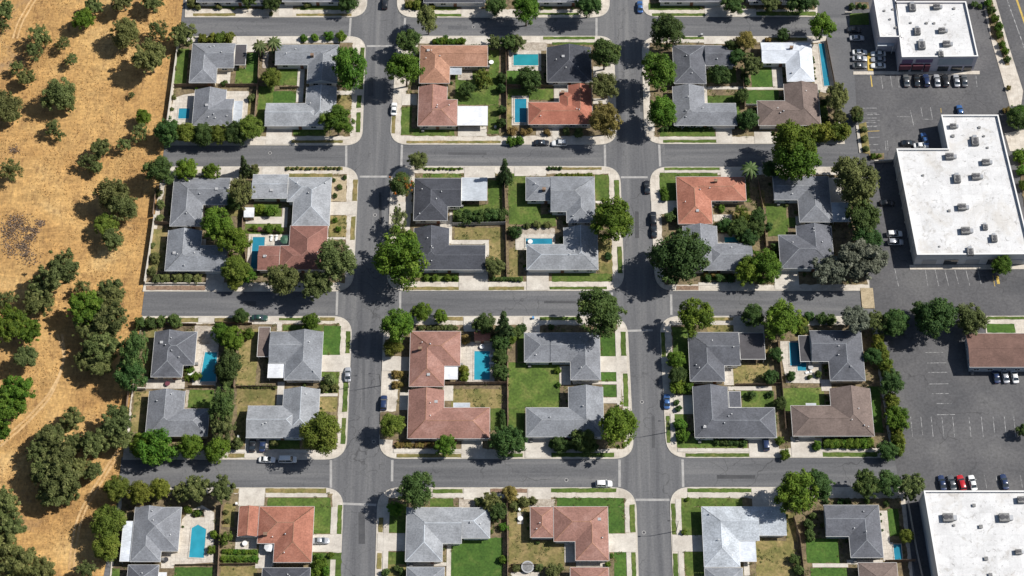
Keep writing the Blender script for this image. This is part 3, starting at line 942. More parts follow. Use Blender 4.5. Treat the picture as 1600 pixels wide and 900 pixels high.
def wall(label, *pts, h=1.7, m='block_wall', z0=GZ):
    w = [Vector(Z(x, y, z0)) for x, y in pts]
    t = thing('garden_wall', label, 'wall', (*w[0], z0), 0, 'masonry walls')
    for a, b in zip(w, w[1:]):
        d = (b - a).normalized(); n = Vector((-d.y, d.x))
        q = lambda o: [tuple(v) for v in (a - n * o - w[0], b - n * o - w[0], b + n * o - w[0], a + n * o - w[0])]
        obj('wall_panel', MB().prism(q(.1), -.35, h).me('wall_panel', m), t)
        obj('coping', MB().prism(q(.15), h, h + .07).me('coping', 'kerb'), t)
    return t
def pool(label, pts, m='water', cop=0.35):
    if len(pts) == 2: 
        x0, y0, x1, y1 = zrect((*pts[0], *pts[1])); w = [(x0, y0), (x1, y0), (x1, y1), (x0, y1)]
    else:
        w = [Z(x, y) for x, y in pts]
    w = [Vector(p) for p in w]
    if sum(w[i].x * w[(i + 1) % len(w)].y - w[(i + 1) % len(w)].x * w[i].y for i in range(len(w))) < 0: w.reverse()
    HARDP.append([tuple(q) for q in w])
    c = sum(w, Vector((0, 0))) / len(w)
    SEQ[0] += 1
    z = GZ + .004 * SEQ[0] + .05
    t = thing('swimming_pool', label, 'swimming pool', (c.x, c.y, GZ), 0, 'garden swimming pools')
    n = len(w); off = []
    for i in range(n):
        d0 = (w[i] - w[i - 1]).normalized(); d1 = (w[(i + 1) % n] - w[i]).normalized()
        n0, n1 = Vector((d0.y, -d0.x)), Vector((d1.y, -d1.x))
        b = (n0 + n1).normalized(); off.append(w[i] + b * cop / max(.3, b.dot(n0)))
    zt = z - GZ
    v = []
    for p, q in zip(w, off):
        p, q = p - c, q - c
        v += [(p.x, p.y, zt - .05), (p.x, p.y, zt + .06), (q.x, q.y, zt + .06), (q.x, q.y, zt - .06)]
    f = [(i * 4 + k, ((i + 1) % n) * 4 + k, ((i + 1) % n) * 4 + k + 1, i * 4 + k + 1) for i in range(n) for k in range(3)]
    obj('coping', mesh('coping', v, f, 'patio'), t)
    obj('water', mesh('water', [(p.x - c.x, p.y - c.y, zt) for p in w], [tuple(range(n))], m), t)
    # a ladder rail at one end
    p = w[0] - c
    MB().tube((p.x * .96, p.y * .7, zt), (p.x * .96, p.y * .7, zt + .7), .03, .03, 6).tube((p.x * .96, p.y * .7, zt + .7), (p.x * 1.06, p.y * .7, zt + .1), .03, .03, 6).put('handrail', 'metal', t)
    return t
def table_set(x, y, m, label):
    X, Y = Z(x, y, GZ + .7)
    t = thing('patio_table', label, 'table', (X, Y, GZ + .1), U(0, 3), 'patio furniture')
    MB().tube((0, 0, .68), (0, 0, .74), .75, .75, 16).put('table_top', m, t)
    MB().tube((0, 0, -.05), (0, 0, .68), .06, .06, 8).tube((0, 0, -.1), (0, 0, -.03), .35, .3, 10).put('pedestal', 'metal', t)
def umbrella(x, y, m, label):
    X, Y = Z(x, y, GZ + 2.3)
    t = thing('parasol', label, 'parasol', (X, Y, GZ + .06), U(0, 3), 'patio furniture')
    MB().tube((0, 0, 0), (0, 0, 2.5), .03, .03, 6).tube((0, 0, -.06), (0, 0, .06), .3, .25, 10).put('pole', 'metal', t)
    v = [(0, 0, 2.55)] + [(1.5 * math.cos(i * math.pi / 4), 1.5 * math.sin(i * math.pi / 4), 2.05) for i in range(8)]
    obj('canopy', mesh('canopy', v, [(0, i + 1, (i + 1) % 8 + 1) for i in range(8)], m), t)
def lounger(x, y, rz, label):
    X, Y = Z(x, y, GZ + .3)
    t = thing('sun_lounger', label, 'sun lounger', (X, Y, GZ + .1), rz, 'patio furniture')
    MB().box(-.95, -.33, .26, .4, .33, .36).put('seat', 'canvas_white', t)
    MB().box(.4, -.33, .28, .95, .33, .62).put('backrest', 'canvas_white', t)
    for a, b in ((-.85, -.28), (-.85, .28), (.8, -.28), (.8, .28)): MB().box(a - .03, b - .03, -.08, a + .03, b + .03, .27).put('leg', 'trim', t)
def shed(r, m, label, h=2.1):
    x0, y0, x1, y1 = zrect(r, GZ + h); cx, cy = (x0 + x1) / 2, (y0 + y1) / 2
    a, b = (x1 - x0) / 2, (y1 - y0) / 2
    t = thing('shed', label, 'shed', (cx, cy, GZ), 0, 'garden sheds')
    MB().box(-a + .15, -b + .15, -.05, a - .15, b - .15, h - .05).put('wall', 'wall_beige', t)
    g = .45
    v = [(-a, -b, h), (a, -b, h), (a, b, h), (-a, b, h), (-a, 0, h + g), (a, 0, h + g), (-a, -b, h - .08), (a, -b, h - .08), (a, b, h - .08), (-a, b, h - .08)]
    obj('roof', mesh('roof', v, [(0, 1, 5, 4), (2, 3, 4, 5), (0, 4, 3), (1, 2, 5), (0, 6, 7, 1), (2, 8, 9, 3), (1, 7, 8, 2), (3, 9, 6, 0), (9, 8, 7, 6)], 'roof_' + m), t)
    MB().box(-.45, -b + .09, 0, .45, -b + .15, 1.8).put('door', 'door', t)
def bin_(x, y, label, m='bin_green'):
    X, Y = Z(x, y, GZ + .5)
    t = thing('wheelie_bin', label, 'bin', (X, Y, .02), U(0, 3), 'bins at the kerb')
    MB().box(-.28, -.32, .06, .28, .32, 1.0).put('body', m, t)
    MB().box(-.3, -.36, 1.0, .3, .36, 1.07).put('lid', m, t)
    MB().tube((-.3, .3, .1), (.3, .3, .1), .1, .1, 8).put('wheel', 'rubber', t)
def street_lamp(x, y, dx, label):
    X, Y = Z(x, y, 0.13)
    t = thing('street_lamp', label, 'street lamp', (X, Y, .12), 0, 'street lamps')
    MB().tube((0, 0, -.05), (0, 0, 7.6), .11, .07, 8).put('pole', 'metal_dark', t)
    MB().tube((0, 0, 7.5), (dx * 2.4, 0, 7.95), .05, .04, 6).put('arm', 'metal_dark', t)
    MB().box(min(dx * 2.3, dx * 3.0), -.16, 7.88, max(dx * 2.3, dx * 3.0), .16, 8.02).put('lamp_head', 'metal_dark', t)

# ------------------------------------------------------------------ cars
def loft(sections):
    """sections: (x, [(y,z)...]) half profiles from bottom centre outwards to top centre, mirrored"""
    v, f = [], []
    n = None
    for x, pr in sections:
        ring = [(x, y, z) for y, z in pr] + [(x, -y, z) for y, z in reversed(pr)]
        n = len(ring); v += ring
    for i in range(len(sections) - 1):
        for k in range(n):
            a, b = i * n + k, i * n + (k + 1) % n
            f.append((a, b, b + n, a + n))
    f.append(tuple(range(n - 1, -1, -1))); m = (len(sections) - 1) * n; f.append(tuple(range(m, m + n)))
    return v, f
def car_proto(kind):
    Lh, W = dict(sedan=(2.35, .90), suv=(2.35, .95), van=(2.55, .97))[kind]
    deck = dict(sedan=.92, suv=1.05, van=1.05)[kind]
    top = dict(sedan=1.43, suv=1.72, van=1.95)[kind]
    def prof(w, z0, z1, sh): return [(0.0, z0), (w * .9, z0), (w, z0 + .18), (w, z1 - .16), (w * .93, z1 - .03), (w * sh, z1), (0.0, z1 + .02)]
    secs = []
    for x, w, z0, z1 in ((-Lh, .78, .38, deck - .16), (-Lh + .12, .92, .26, deck - .03), (-Lh + .6, 1, .22, deck), (-.6, 1, .22, deck), (.7, 1, .22, deck - .02), (Lh - 1.0, 1, .22, deck - .06), (Lh - .35, .95, .24, deck - .16), (Lh - .08, .84, .28, deck - .28), (Lh, .72, .36, deck - .38)):
        secs.append((x, prof(W * w, z0, z1, .75)))
    body = mesh('body', *loft(secs), 'rim', True)
    rear = dict(sedan=-1.75, suv=-2.2, van=-2.42)[kind]; rt = dict(sedan=-1.0, suv=-1.95, van=-2.25)[kind]
    fr = dict(sedan=1.05, suv=1.1, van=1.55)[kind]; ft = dict(sedan=.25, suv=.35, van=.95)[kind]
    g0 = W * .93
    gl = [(rear, .86), (rt, .80), (ft, .80), (fr, .86)]
    v, f = [], []
    for x, w in ((rear, g0), (fr, g0)):
        for y in (-1, 1): v.append((x, y * w, deck - .03))
    for x, w in ((rt, W * .76), (ft, W * .76)):
        for y in (-1, 1): v.append((x, y * w, top - .06))
    f = [(0, 1, 5, 4), (3, 2, 6, 7), (0, 4, 6, 2), (1, 3, 7, 5), (4, 5, 7, 6)]
    glass = mesh('windows', v, f, 'glass')
    rv = []
    for z, k in ((top - .075, 1.0), (top, .9)):
        for x, y in ((rt, -1), (ft, -1), (ft, 1), (rt, 1)): rv.append((x * (1 if k == 1 else .97) + (0 if k == 1 else (.03 if x < 0 else -.03)), y * W * .775 * k, z))
    roofp = mesh('roof_panel', rv, [(4, 5, 6, 7), (0, 1, 5, 4), (1, 2, 6, 5), (2, 3, 7, 6), (3, 0, 4, 7), (3, 2, 1, 0)], 'rim', True)
    pil = MB()
    for y in (-1, 1):
        for xb, xt in ((rear, rt), (fr, ft)):
            pil.tube((xb, y * g0 * .985, deck - .03), (xt, y * W * .765, top - .06), .05, .045, 5)
        xm = (rear + fr) / 2 - .1
        pil.tube((xm, y * (g0 + .005), deck - .03), (xm, y * W * .77, top - .06), .045, .04, 5)
    pillars = pil.me('pillars', 'rim')
    wheel = MB().tube((0, -.11, 0), (0, .11, 0), .33, .33, 14).me('wheel', 'rubber', False)
    rim = MB().tube((0, -.118, 0), (0, .118, 0), .2, .2, 10).me('rim', 'rim')
    hl = MB().box(Lh - .22, W * .42, deck - .46, Lh - .035, W * .74, deck - .31).me('headlight', 'lamp_clear')
    hr = MB().box(Lh - .22, -W * .74, deck - .46, Lh - .035, -W * .42, deck - .31).me('headlight', 'lamp_clear')
    tl = MB().box(-Lh - .01, W * .5, deck - .32, -Lh + .1, W * .78, deck - .17).me('tail_light', 'lamp_red')
    tr = MB().box(-Lh - .01, -W * .78, deck - .32, -Lh + .1, -W * .5, deck - .17).me('tail_light', 'lamp_red')
    mi = [MB().box(fr - .45, s * (W + .12) - .1, deck, fr - .3, s * (W + .12) + .04, deck + .14).me('mirror', 'rim') for s in (-1, 1)]
    return dict(paint=[('body', body), ('roof_panel', roofp), ('pillars', pillars)] + [('mirror', m) for m in mi], fixed=[('windows', glass), ('headlight', hl), ('headlight', hr), ('tail_light', tl), ('tail_light', tr)], wheel=wheel, rim=rim, wx=(-Lh + .92, Lh - .88), wy=W - .1)
CARS = {k: car_proto(k) for k in ('sedan', 'suv', 'van')}
PAINT = dict(white=(.72, .72, .70), silver=(.42, .43, .45), black=(.016, .017, .02), grey=(.13, .135, .14), red=(.42, .015, .02), navy=(.02, .035, .09), blue=(.05, .13, .32), beige=(.42, .37, .29), green=(.02, .06, .045))
for k, c in PAINT.items():
    m_, nt_, b_, o_ = new_mat('paint_' + k)
    b_.inputs['Base Color'].default_value = (*c, 1); b_.inputs['Roughness'].default_value = .35
    b_.inputs['Coat Weight'].default_value = .6; b_.inputs['Coat Roughness'].default_value = .08
    b_.inputs['Metallic'].default_value = .3 if k in ('silver', 'grey', 'blue') else 0.0
def car(x, y, rz, kind, colour, label, z0=None, base=0.016, group='parked cars'):
    p = CARS[kind]
    X, Y = Z(x, y, base + .6)
    t = thing('car' if kind != 'van' else 'van', label, 'car' if kind != 'van' else 'van', (X, Y, base), math.radians(rz + U(-2, 2)), group)
    for nm, me in p['paint']:
        o = obj(nm, me, t); set_mat(o, 'paint_' + colour)
        if nm == 'pillars': o['kind'] = 'stuff'
    for nm, me in p['fixed']: obj(nm, me, t)
    for wx in p['wx']:
        for s in (-1, 1):
            w = obj('wheel', p['wheel'], t, (wx, s * p['wy'], .33)); obj('rim', p['rim'], w)
    return t

# ================================================================== BLOCK beside the field, top street
sheet_of(240, 0, 3.75)
block((150, 213), (1243, 213), (1220, 850), (72, 850), (0, 5.5, 5.5, 0), [(150, 252), (1168, 252), (1152, 798), (88, 798)])
lawn((130, 285, 200, 490), (480, 400, 612, 490), (735, 405, 845, 500), (610, 505, 700, 740), (820, 758, 1010, 796))
lush((545, 310, 615, 420), (700, 535, 835, 605))
drylawn((1075, 560, 1160, 640), (540, 560, 600, 730))
verge((1207, 280, 1232, 525), (1190, 560, 1217, 632), (1187, 658, 1212, 775))
dryverge((762, 822, 1108, 838))
drive((485, 216, 600, 305), (720, 216, 860, 258), (660, 740, 810, 846), (1070, 532, 1205, 556))
path((840, 405, 880, 600), (600, 806, 1150, 820), (860, 238, 1165, 250))
patio((372, 410, 450, 490), (415, 535, 552, 735))
lay('patio', [(118, 575), (175, 555), (240, 545), (240, 732), (85, 735), (100, 650)], 'patio')
paving((640, 300, 672, 400))
pool('small blue rectangular pool on a pale patio against the field wall', [(147, 637), (210, 697)], 'water')
house('grey hip-roofed L-shaped house with a dark flat carport beside the field wall', [((228, 255, 475, 398), 'h', 'HG'), ((213, 255, 375, 485), 'v', 'HH')], 'grey', 'cream', covers=[((471, 262, 541, 380), 'dark')], near='grey house with the dark flat carport')
house('grey L-shaped house with a small blue pool by the field wall', [((228, 580, 466, 735), 'h', 'HG'), ((238, 515, 420, 735), 'v', 'HG')], 'grey', 'beige', covers=[((466, 592, 518, 728), 'silver')], near='grey house with the small pool by the field wall')
house('grey L-shaped corner house with its long wing along the top street', [((715, 262, 1083, 380), 'h', 'GH'), ((905, 262, 1082, 487), 'v', 'GH')], 'midgrey', 'white', ('N', 780, 262), near='grey corner house shaded by a tall leafy tree', chimney=(930, 330))
house('light grey L-shaped corner house with a driveway beneath a leafy green tree', [((655, 605, 1000, 738), 'h', 'GH'), ((890, 500, 1068, 738), 'v', 'HG')], 'lightgrey', 'white', ('S', 730, 760), near='light grey corner house above the driveway')
wall('pale masonry wall between the dry field and the grey house with carport', (146, 262), (112, 520), (84, 722))
fence('brown board fence between the carport house and the small-pool house', (122, 510), (352, 508)); fence('brown board fence behind the lawn of the carport house', (425, 508), (612, 508))
fence('brown fence along the rear lawns of the two grey corner houses, top street', (622, 300), (612, 500), (594, 700)); fence('low brown fence splitting the rear lawns of the two grey corner houses', (740, 522), (850, 518), h=1.3)
T('O', 172, 210, 78, 'at the street end beside the dry field wall', 1.2)
B('Y', 'in the clipped row above the carport house', (290, 226, 36), (345, 226, 36), (395, 222, 42), (445, 220, 40))
T('P', 620, 262, 44, 'of the pair beside the carport lawn'); T('P', 702, 244, 44, 'by the corner house driveway, of the same pair')
T('Y', 690, 455, 62, 'over the fence between two rear lawns', 1.1)
T('G', 1140, 392, 92, 'shading the grey corner house and its verge', 1.35, ry=125)
T('G', 1072, 702, 88, 'over the light grey corner house and its driveway', 1.5)
for i, (x, y, r) in enumerate(((80, 770, 74), (190, 780, 66), (290, 785, 66), (385, 785, 64), (475, 780, 66), (565, 750, 80))): T('Y' if i % 2 else 'D', x, y, r, 'in the tall hedge below the small-pool house', 1.15)
B('G', 'in the bed above the grey corner house', (880, 224, 25), (945, 222, 26), (1025, 212, 32), (1100, 216, 34))
B('D', 'beside the stepping stones of the carport house', (415, 488, 22)); B('O', 'against the field wall by the grey houses', (140, 320, 16), (128, 400, 16), (120, 570, 18), (108, 640, 14))
B('O', 'beside the narrow fence strip of the small-pool house', (575, 575, 26), (570, 700, 30))

# ------------------------------------------------ block with two teal pools, terracotta roofs
sheet_of(560, 0, 3.6)
block((222, 203), (1434, 203), (1456, 812), (175, 812), (5, 5, 6, 6), [(335, 245), (1405, 245), (1405, 765), (240, 765), (245, 600), (300, 420)])
lawn((240, 600, 300, 760), (300, 722, 540, 764), (545, 400, 790, 590), (730, 590, 790, 755), (735, 280, 792, 400), (840, 500, 1095, 562))
lush((835, 395, 1005, 482))
drylawn((835, 560, 862, 735))
verge((1040, 207, 1330, 222), (1090, 238, 1340, 252)); dryverge((188, 650, 208, 750), (270, 792, 800, 806))
drive((600, 207, 835, 252), (245, 530, 330, 592), (560, 712, 722, 766), (1320, 375, 1435, 440), (1320, 555, 1435, 585), (1090, 722, 1130, 800))
patio((838, 282, 1028, 398), (1100, 475, 1180, 575), (862, 540, 958, 705)); paving((895, 240, 1060, 285), (560, 400, 640, 450), (1000, 722, 1090, 765))
pool('wide teal pool with pale coping beside the dark slate roof', [(872, 307), (1012, 370)], 'water_teal')
pool('tall blue pool tucked against the rust-red hip roof', [(880, 558), (945, 690)], 'water')
house('large tan-brown L-shaped roof beside the tall kerb trees, small silver cover at back', [((348, 255, 727, 374), 'h', 'HG'), ((343, 255, 515, 468), 'v', 'HH')], 'tan', 'beige', ('N', 670, 255), covers=[((514, 382, 580, 418), 'silver', 2.3)], near='tan-brown L-shaped house')
house('pink-brown hip-roofed house with a flat white carport roof attached', [((335, 560, 556, 708), 'h', 'HH'), ((337, 478, 498, 708), 'v', 'HG')], 'pinkbrown', 'cream', covers=[((560, 598, 726, 704), 'white', 2.7)], near='pink-brown house with the flat white carport')
house('dark slate-roofed corner house beside the wide teal pool', [((1060, 256, 1310, 462), 'v', 'HG')], 'slate', 'white', pitch=.3, near='dark slate corner house')
house('rust-red tiled L-shaped corner house with a tall blue pool', [((955, 575, 1315, 700), 'h', 'HH'), ((1180, 470, 1315, 700), 'v', 'HG'), ((1130, 518, 1225, 640), 'v', 'HH')], 'rust', 'cream', ('S', 1110, 720), chimney=(1150, 520), near='rust-red corner house')
fence('dark fence up the middle of the yards with two teal pools', (830, 250), (833, 742)); fence('brown fence between the two houses with teal pools', (840, 488), (1092, 492), h=1.5)
fence('short dark fence beside the wide teal pool', (842, 280), (845, 395), h=1.2)
T('O', 390, 105, 52, 'standing at the kerb above the tan-brown house', 2.0, shape='round', ry=80)
T('D', 285, 232, 68, 'at the corner of the tan-brown house', 1.5); T('G', 262, 380, 92, 'towering over the kerb beside the tan-brown house', 1.65)
hedge('G', 'above the tan-brown house', (420, 232), (595, 230), 20, 7, 1.0); B('D', 'peeking over the clipped hedge above the tan-brown house', (490, 212, 20))
T('D', 840, 232, 42, 'over the top of the middle fence', 1.6, shape='ragged'); T('O', 765, 240, 44, 'beside the top driveway of the tan-brown house', 1.0); T('O', 890, 244, 46, 'at the paved path above the teal pool', 1.0)
for y in (440, 500, 620, 690): B('D', 'in the shady row along the middle fence of the tan-brown house', (805, y, 30), h=1.4)
T('Y', 705, 440, 58, 'low on the rear lawn of the tan-brown house', .8, shape='sparse'); T('D', 612, 505, 44, 'on the rear lawn behind the tan-brown house', .9)
T('D', 960, 445, 70, 'below the wide teal pool', .85); T('D', 1388, 295, 85, 'over the dark slate corner house', 1.6); T('O', 1385, 482, 74, 'between the slate and rust-red corner houses', 1.5, shape='round')
T('B', 1388, 672, 86, 'over the rust-red corner house', 1.5)
B('G', 'on the kerb beside the parked cars below the rust-red house', (860, 795, 30), (905, 792, 32)); B('B', 'in the reddish front bed of the rust-red house', (865, 738, 30), (930, 745, 22), (960, 735, 20), (1060, 745, 24)); B('O', 'at the front path of the rust-red house', (1170, 740, 26), (1240, 748, 30))
bin_(770, 715, 'wheeled bin left on the lawn beside the flat white carport', 'trim_grey')
car(200, 612, 90, 'sedan', 'white', 'white car at the kerb beside the pink-brown house'); car(1030, 803, 0, 'sedan', 'black', 'black car at the kerb in front of the rust-red house'); car(1130, 806, 180, 'suv', 'white', 'white car parked behind the black car below the rust-red house')
table_set(748, 350, 'canvas_white', 'white round table beside the gable of the tan-brown house')

# ------------------------------------------------ block with the pale blue roof and lap pool
sheet_of(960, 0, 3.75)
block((160, 213), (1240, 213), (1350, 842), (178, 842), (6, 0, 0, 6), [(205, 250), (1215, 250), (1330, 800), (235, 800), (210, 600)])
lush((800, 395, 932, 510), (770, 528, 965, 615)); lawn((530, 392, 712, 485), (538, 560, 732, 606), (706, 606, 738, 700), (265, 762, 590, 800), (1205, 610, 1250, 720))
verge((285, 820, 628, 836), (400, 216, 525, 230)); dryverge((900, 220, 1130, 240))
drive((525, 214, 662, 258), (835, 216, 900, 248), (595, 742, 690, 838), (820, 770, 930, 840), (180, 690, 235, 770)); path((530, 508, 762, 524), (770, 512, 995, 526), (525, 395, 540, 605), (400, 236, 525, 250), (262, 802, 600, 816))
patio((470, 455, 520, 512), (925, 395, 985, 510)); lay('patio', [(1150, 258), (1200, 258), (1262, 520), (1240, 545), (1178, 530)], 'patio')
pool('long narrow blue lap pool beside the pale blue-grey roof', [(1196, 258), (1228, 256), (1264, 503), (1228, 506)], 'water', .2)
house('grey L-shaped corner house behind three big kerb trees, lower garage wing', [((530, 270, 702, 385), 'h', 'GG', -.15), ((345, 262, 532, 490), 'v', 'HH')], 'slategrey', 'white', ('N', 600, 265), near='grey corner house with the lower garage wing')
house('grey L-shaped house with clipped front hedge and two kerb trees', [((352, 605, 715, 735), 'h', 'HG'), ((340, 497, 530, 735), 'v', 'HG')], 'grey', 'white', ('S', 645, 740), near='grey L-shaped house with the clipped front hedge')
house('pale blue-grey L-shaped house beside a narrow lap pool', [((860, 250, 1150, 370), 'h', 'GH'), ((1003, 250, 1170, 478), 'v', 'HH')], 'pale', 'white', chimney=(1035, 288), near='pale blue-grey house')
house('brown-grey L-shaped house next to the clipped hedge and parking lot', [((840, 590, 1205, 735), 'h', 'HH'), ((1000, 482, 1200, 735), 'v', 'HG')], 'browngrey', 'beige', ('S', 880, 740), near='brown-grey house')
fence('fence between the rear lawns of the grey and pale blue houses', (748, 400), (762, 640)); fence('brown fence between the lap pool and the parking lot', (1238, 240), (1290, 508)); fence('short white fence behind the brown-grey house lawn', (770, 622), (835, 622), h=1.2, m='trim')
T('D', 310, 185, 98, 'at the corner above the grey house with garage wing', 1.5); T('G', 265, 420, 105, 'at the kerb between the two grey houses', 1.55); T('G', 278, 648, 88, 'at the kerb beside the clipped-hedge grey house', 1.5)
T('B', 772, 240, 60, 'beside the driveway of the pale blue house', 1.5, shape='dense'); T('O', 800, 385, 68, 'between the grey and pale blue houses', 1.2); T('D', 615, 440, 58, 'low on the lawn of the garage-wing house', .8)
T('G', 1222, 148, 76, 'by the parking lot entry above the lap pool', 1.5, shape='round'); T('O', 1303, 570, 62, 'between the lap pool and parking lot', 1.3, ry=90, shape='round'); T('O', 1318, 690, 48, 'behind the brown-grey house near the clipped hedge', 1.2); T('O', 1420, 660, 42, 'on the parking lot planter', 1.2, shape='dense')
hedge('Y', 'beside the brown-grey house', (1125, 782), (1360, 772), 46, 7, 1.3, 'thick clipped hedge')
T('G', 1040, 835, 125, 'spreading over the street below the brown-grey house', 1.4); T('D', 775, 700, 62, 'between the brown-grey and clipped-hedge houses', 1.0)
hedge('D', 'against the front of the clipped-hedge house', (270, 755), (580, 748), 16, 8, 1.1); B('B', 'under the golden tree by the pale blue driveway', (745, 310, 22), (900, 235, 20)); B('D', 'along the side of the brown-grey house', (1228, 600, 22), (1235, 690, 26))
T('D', 720, 330, 50, 'against the shared fence of the garage-wing house', 1.2); T('D', 745, 560, 40, 'along the shared fence of the clipped-hedge house', 1.3); T('D', 690, 270, 44, 'over the lower garage wing', 1.3); T('D', 990, 205, 40, 'above the pale blue roof at the street', 1.0); B('D', 'against the shared fence of the pale blue house', (765, 450, 28), (775, 480, 26)); bin_(512, 204, 'grey wheeled bin at the kerb above the garage-wing house', 'trim_grey'); B('O', 'beside the lap pool patio', (1165, 350, 9), (1172, 400, 9), (1178, 460, 9))

# ------------------------------------------------ slivers of the blocks above the top street
sheet_of(240, 0, 3.75)
block((200, -300), (1255, -300), (1248, 100), (184, 100), (0, 0, 6, 0), [(200, -300), (1190, -300), (1180, 52), (195, 52)])
drive((735, 25, 815, 98)); lawn((330, 12, 560, 48), (860, 20, 1150, 58)); dryverge((230, 78, 480, 94), (835, 80, 1160, 94))
house('dark grey house above the top street behind the dry verge', [((260, -170, 690, 12), 'h', 'HH')], 'slategrey', 'white', near='dark grey house above the top street')
house('grey-blue house above the top street with a short driveway', [((760, -170, 1090, 10), 'h', 'HH')], 'grey', 'white', ('S', 780, 15), near='grey-blue house above the top street')
T('D', 690, 15, 50, 'beside the short driveway above the top street', 1.2); T('D', 1140, 5, 62, 'at the street corner above the top street', 1.2); T('D', 560, -10, 48, 'in front of the dark grey house above the top street', 1.3)
B('O', 'along the verge above the top street', (220, 20, 30), (260, 40, 24), (380, 40, 22), (900, 30, 26), (690, 80, 16))
sheet_of(560, 0, 3.6)
block((230, -300), (1400, -300), (1415, 97), (215, 97), (0, 0, 6, 6), [(265, -300), (1360, -300), (1355, 52), (260, 52)])
lawn((300, 18, 555, 58), (1030, 10, 1090, 55)); verge((430, 78, 595, 92), (1010, 72, 1240, 84)); drive((580, 20, 690, 92)); path((690, 60, 760, 92))
house('slate house above the top street beside a wide driveway', [((370, -170, 720, 15), 'h', 'HH')], 'slate', 'white', ('S', 630, 20), near='slate house above the top street')
house('grey house above the top street behind a large kerb tree', [((1010, -170, 1330, 12), 'h', 'HH')], 'grey', 'white', near='grey house above the top street behind a kerb tree')
T('G', 945, 52, 78, 'leaning over the top street from its kerb', 1.6); T('D', 770, 30, 56, 'beside the driveway above the top street', 1.3); T('D', 1290, 15, 75, 'at the corner above the top street', 1.5); B('Y', 'on the lawn by the slate house above the top street', (330, 25, 34), (410, 40, 22), (285, 25, 26))
car(150, 18, 90, 'suv', 'black', 'black car in the side street shade above the top street')
sheet_of(960, 0, 3.75)
block((170, -300), (1180, -300), (1190, 97), (165, 97), (0, 0, 0, 5), [(200, -300), (1180, -300), (1180, 55), (200, 55)])
lawn((200, 20, 500, 58)); verge((220, 78, 550, 94)); layr('verge', (830, 68, 1180, 92), 'lawn', .1); drive((530, 22, 650, 95), (700, 52, 830, 95))
house('grey house above the top street with a broad front lawn', [((260, -170, 640, 10), 'h', 'HH')], 'slategrey', 'white', ('S', 580, 15), near='grey house with a broad lawn above the top street')
house('slate-grey house above the top street screened by trees', [((780, -170, 1160, 6), 'h', 'HH')], 'slategrey', 'white', near='slate-grey house above the top street screened by trees')
T('D', 695, 25, 60, 'between two driveways above the top street', 1.3); T('O', 920, 15, 60, 'before the screened slate-grey house above the top street', 1.2); T('D', 1100, 5, 80, 'at the end of the top street by the parking lot', 1.3)
car(150, 40, 90, 'sedan', 'blue', 'pale blue car at the corner of the top street')

# ================================================================== SECOND ROW, block beside the field
sheet_of(200, 225, 3.53)
block((192, 125), (1272, 125), (1240, 812), (82, 812), (0, 6, 6, 0), [(215, 182), (1207, 165), (1195, 765), (98, 765)])
lawn((690, 330, 845, 415), (645, 440, 860, 496), (250, 700, 430, 722)); drylawn((1112, 395, 1205, 512), (115, 470, 205, 700), (540, 340, 640, 400)); dryverge((1240, 195, 1265, 315), (1228, 400, 1253, 530), (865, 127, 1185, 145), (890, 163, 1130, 182)); layr('verge', (100, 782, 435, 806), 'brick_bed', .1)
bed('gravel', (1125, 180, 1205, 316))
drive((510, 127, 612, 205), (740, 127, 862, 170), (1100, 320, 1262, 392), (430, 712, 530, 808)); path((650, 402, 870, 440), (850, 350, 880, 460), (100, 766, 430, 780), (1100, 515, 1200, 527), (610, 765, 720, 782)); patio((660, 497, 762, 700), (760, 500, 885, 560), (400, 335, 420, 450), (398, 525, 430, 560)); paving((475, 335, 545, 375))
pool('blue rectangular pool beside the split brick-red roof', [(683, 515), (750, 690)], 'water')
house('grey L-shaped house beside the field, shaded by a feathery tree', [((250, 188, 560, 335), 'h', 'HG'), ((240, 188, 415, 453), 'v', 'HH')], 'grey', 'cream', ('N', 555, 190), near='grey house shaded by the feathery tree')
house('bluish grey L-shaped house behind white field wall and low clipped bushes', [((210, 560, 548, 700), 'h', 'HG'), ((212, 466, 400, 700), 'v', 'HG')], 'midgrey', 'beige', ('S', 470, 705), near='bluish grey house behind the white field wall')
house('light grey corner house with a separate brown-grey gabled garage wing', [((880, 184, 1120, 318), 'h', 'HH', .1), ((912, 184, 1118, 450), 'v', 'HH', .1), ((686, 168, 884, 300), 'h', 'GG', -.1)], 'lightgrey', 'white', ('N', 800, 168), near='light grey corner house with gabled garage wing')
house('brick-red house with its roof split over a blue pool', [((838, 562, 1090, 695), 'h', 'HH'), ((888, 450, 1100, 695), 'v', 'HH'), ((718, 560, 836, 695), 'h', 'GG', -.2)], 'brick', 'cream', near='brick-red house with the split roof')
wall('white masonry wall between the dry field and bluish grey house', (150, 405), (122, 600), (95, 772)); wall('low white wall along the street below the bluish grey house', (100, 774), (430, 774), h=.8); fence('dark fence between the two grey houses beside the field', (145, 440), (232, 447)); fence('brown fence along the field beside the feathery-tree house', (160, 240), (140, 400)); fence('brown fence behind the pergola and green trees', (640, 330), (632, 480), (655, 660)); fence('brown fence between pool terrace and curved garden path', (660, 478), (860, 492), h=1.2)
shed((640, 350, 696, 404), 'white', 'small white-roofed garden shelter beside the curved path')
T('D', 172, 145, 78, 'at the field end of the second street', 1.3); T('G', 325, 138, 62, 'above the feathery-tree house, broad and bright', 1.2); T('G', 460, 155, 48, 'beside the driveway of the feathery-tree house', 1.2)
T('C', 640, 112, 40, 'above the gabled garage'); T('O', 620, 262, 72, 'with drooping feathery fronds beside the gabled garage', 1.7, ry=92, shape='sparse', adj='feathery green'); T('D', 580, 320, 48, 'under the feathery tree beside the grey house', 1.0)
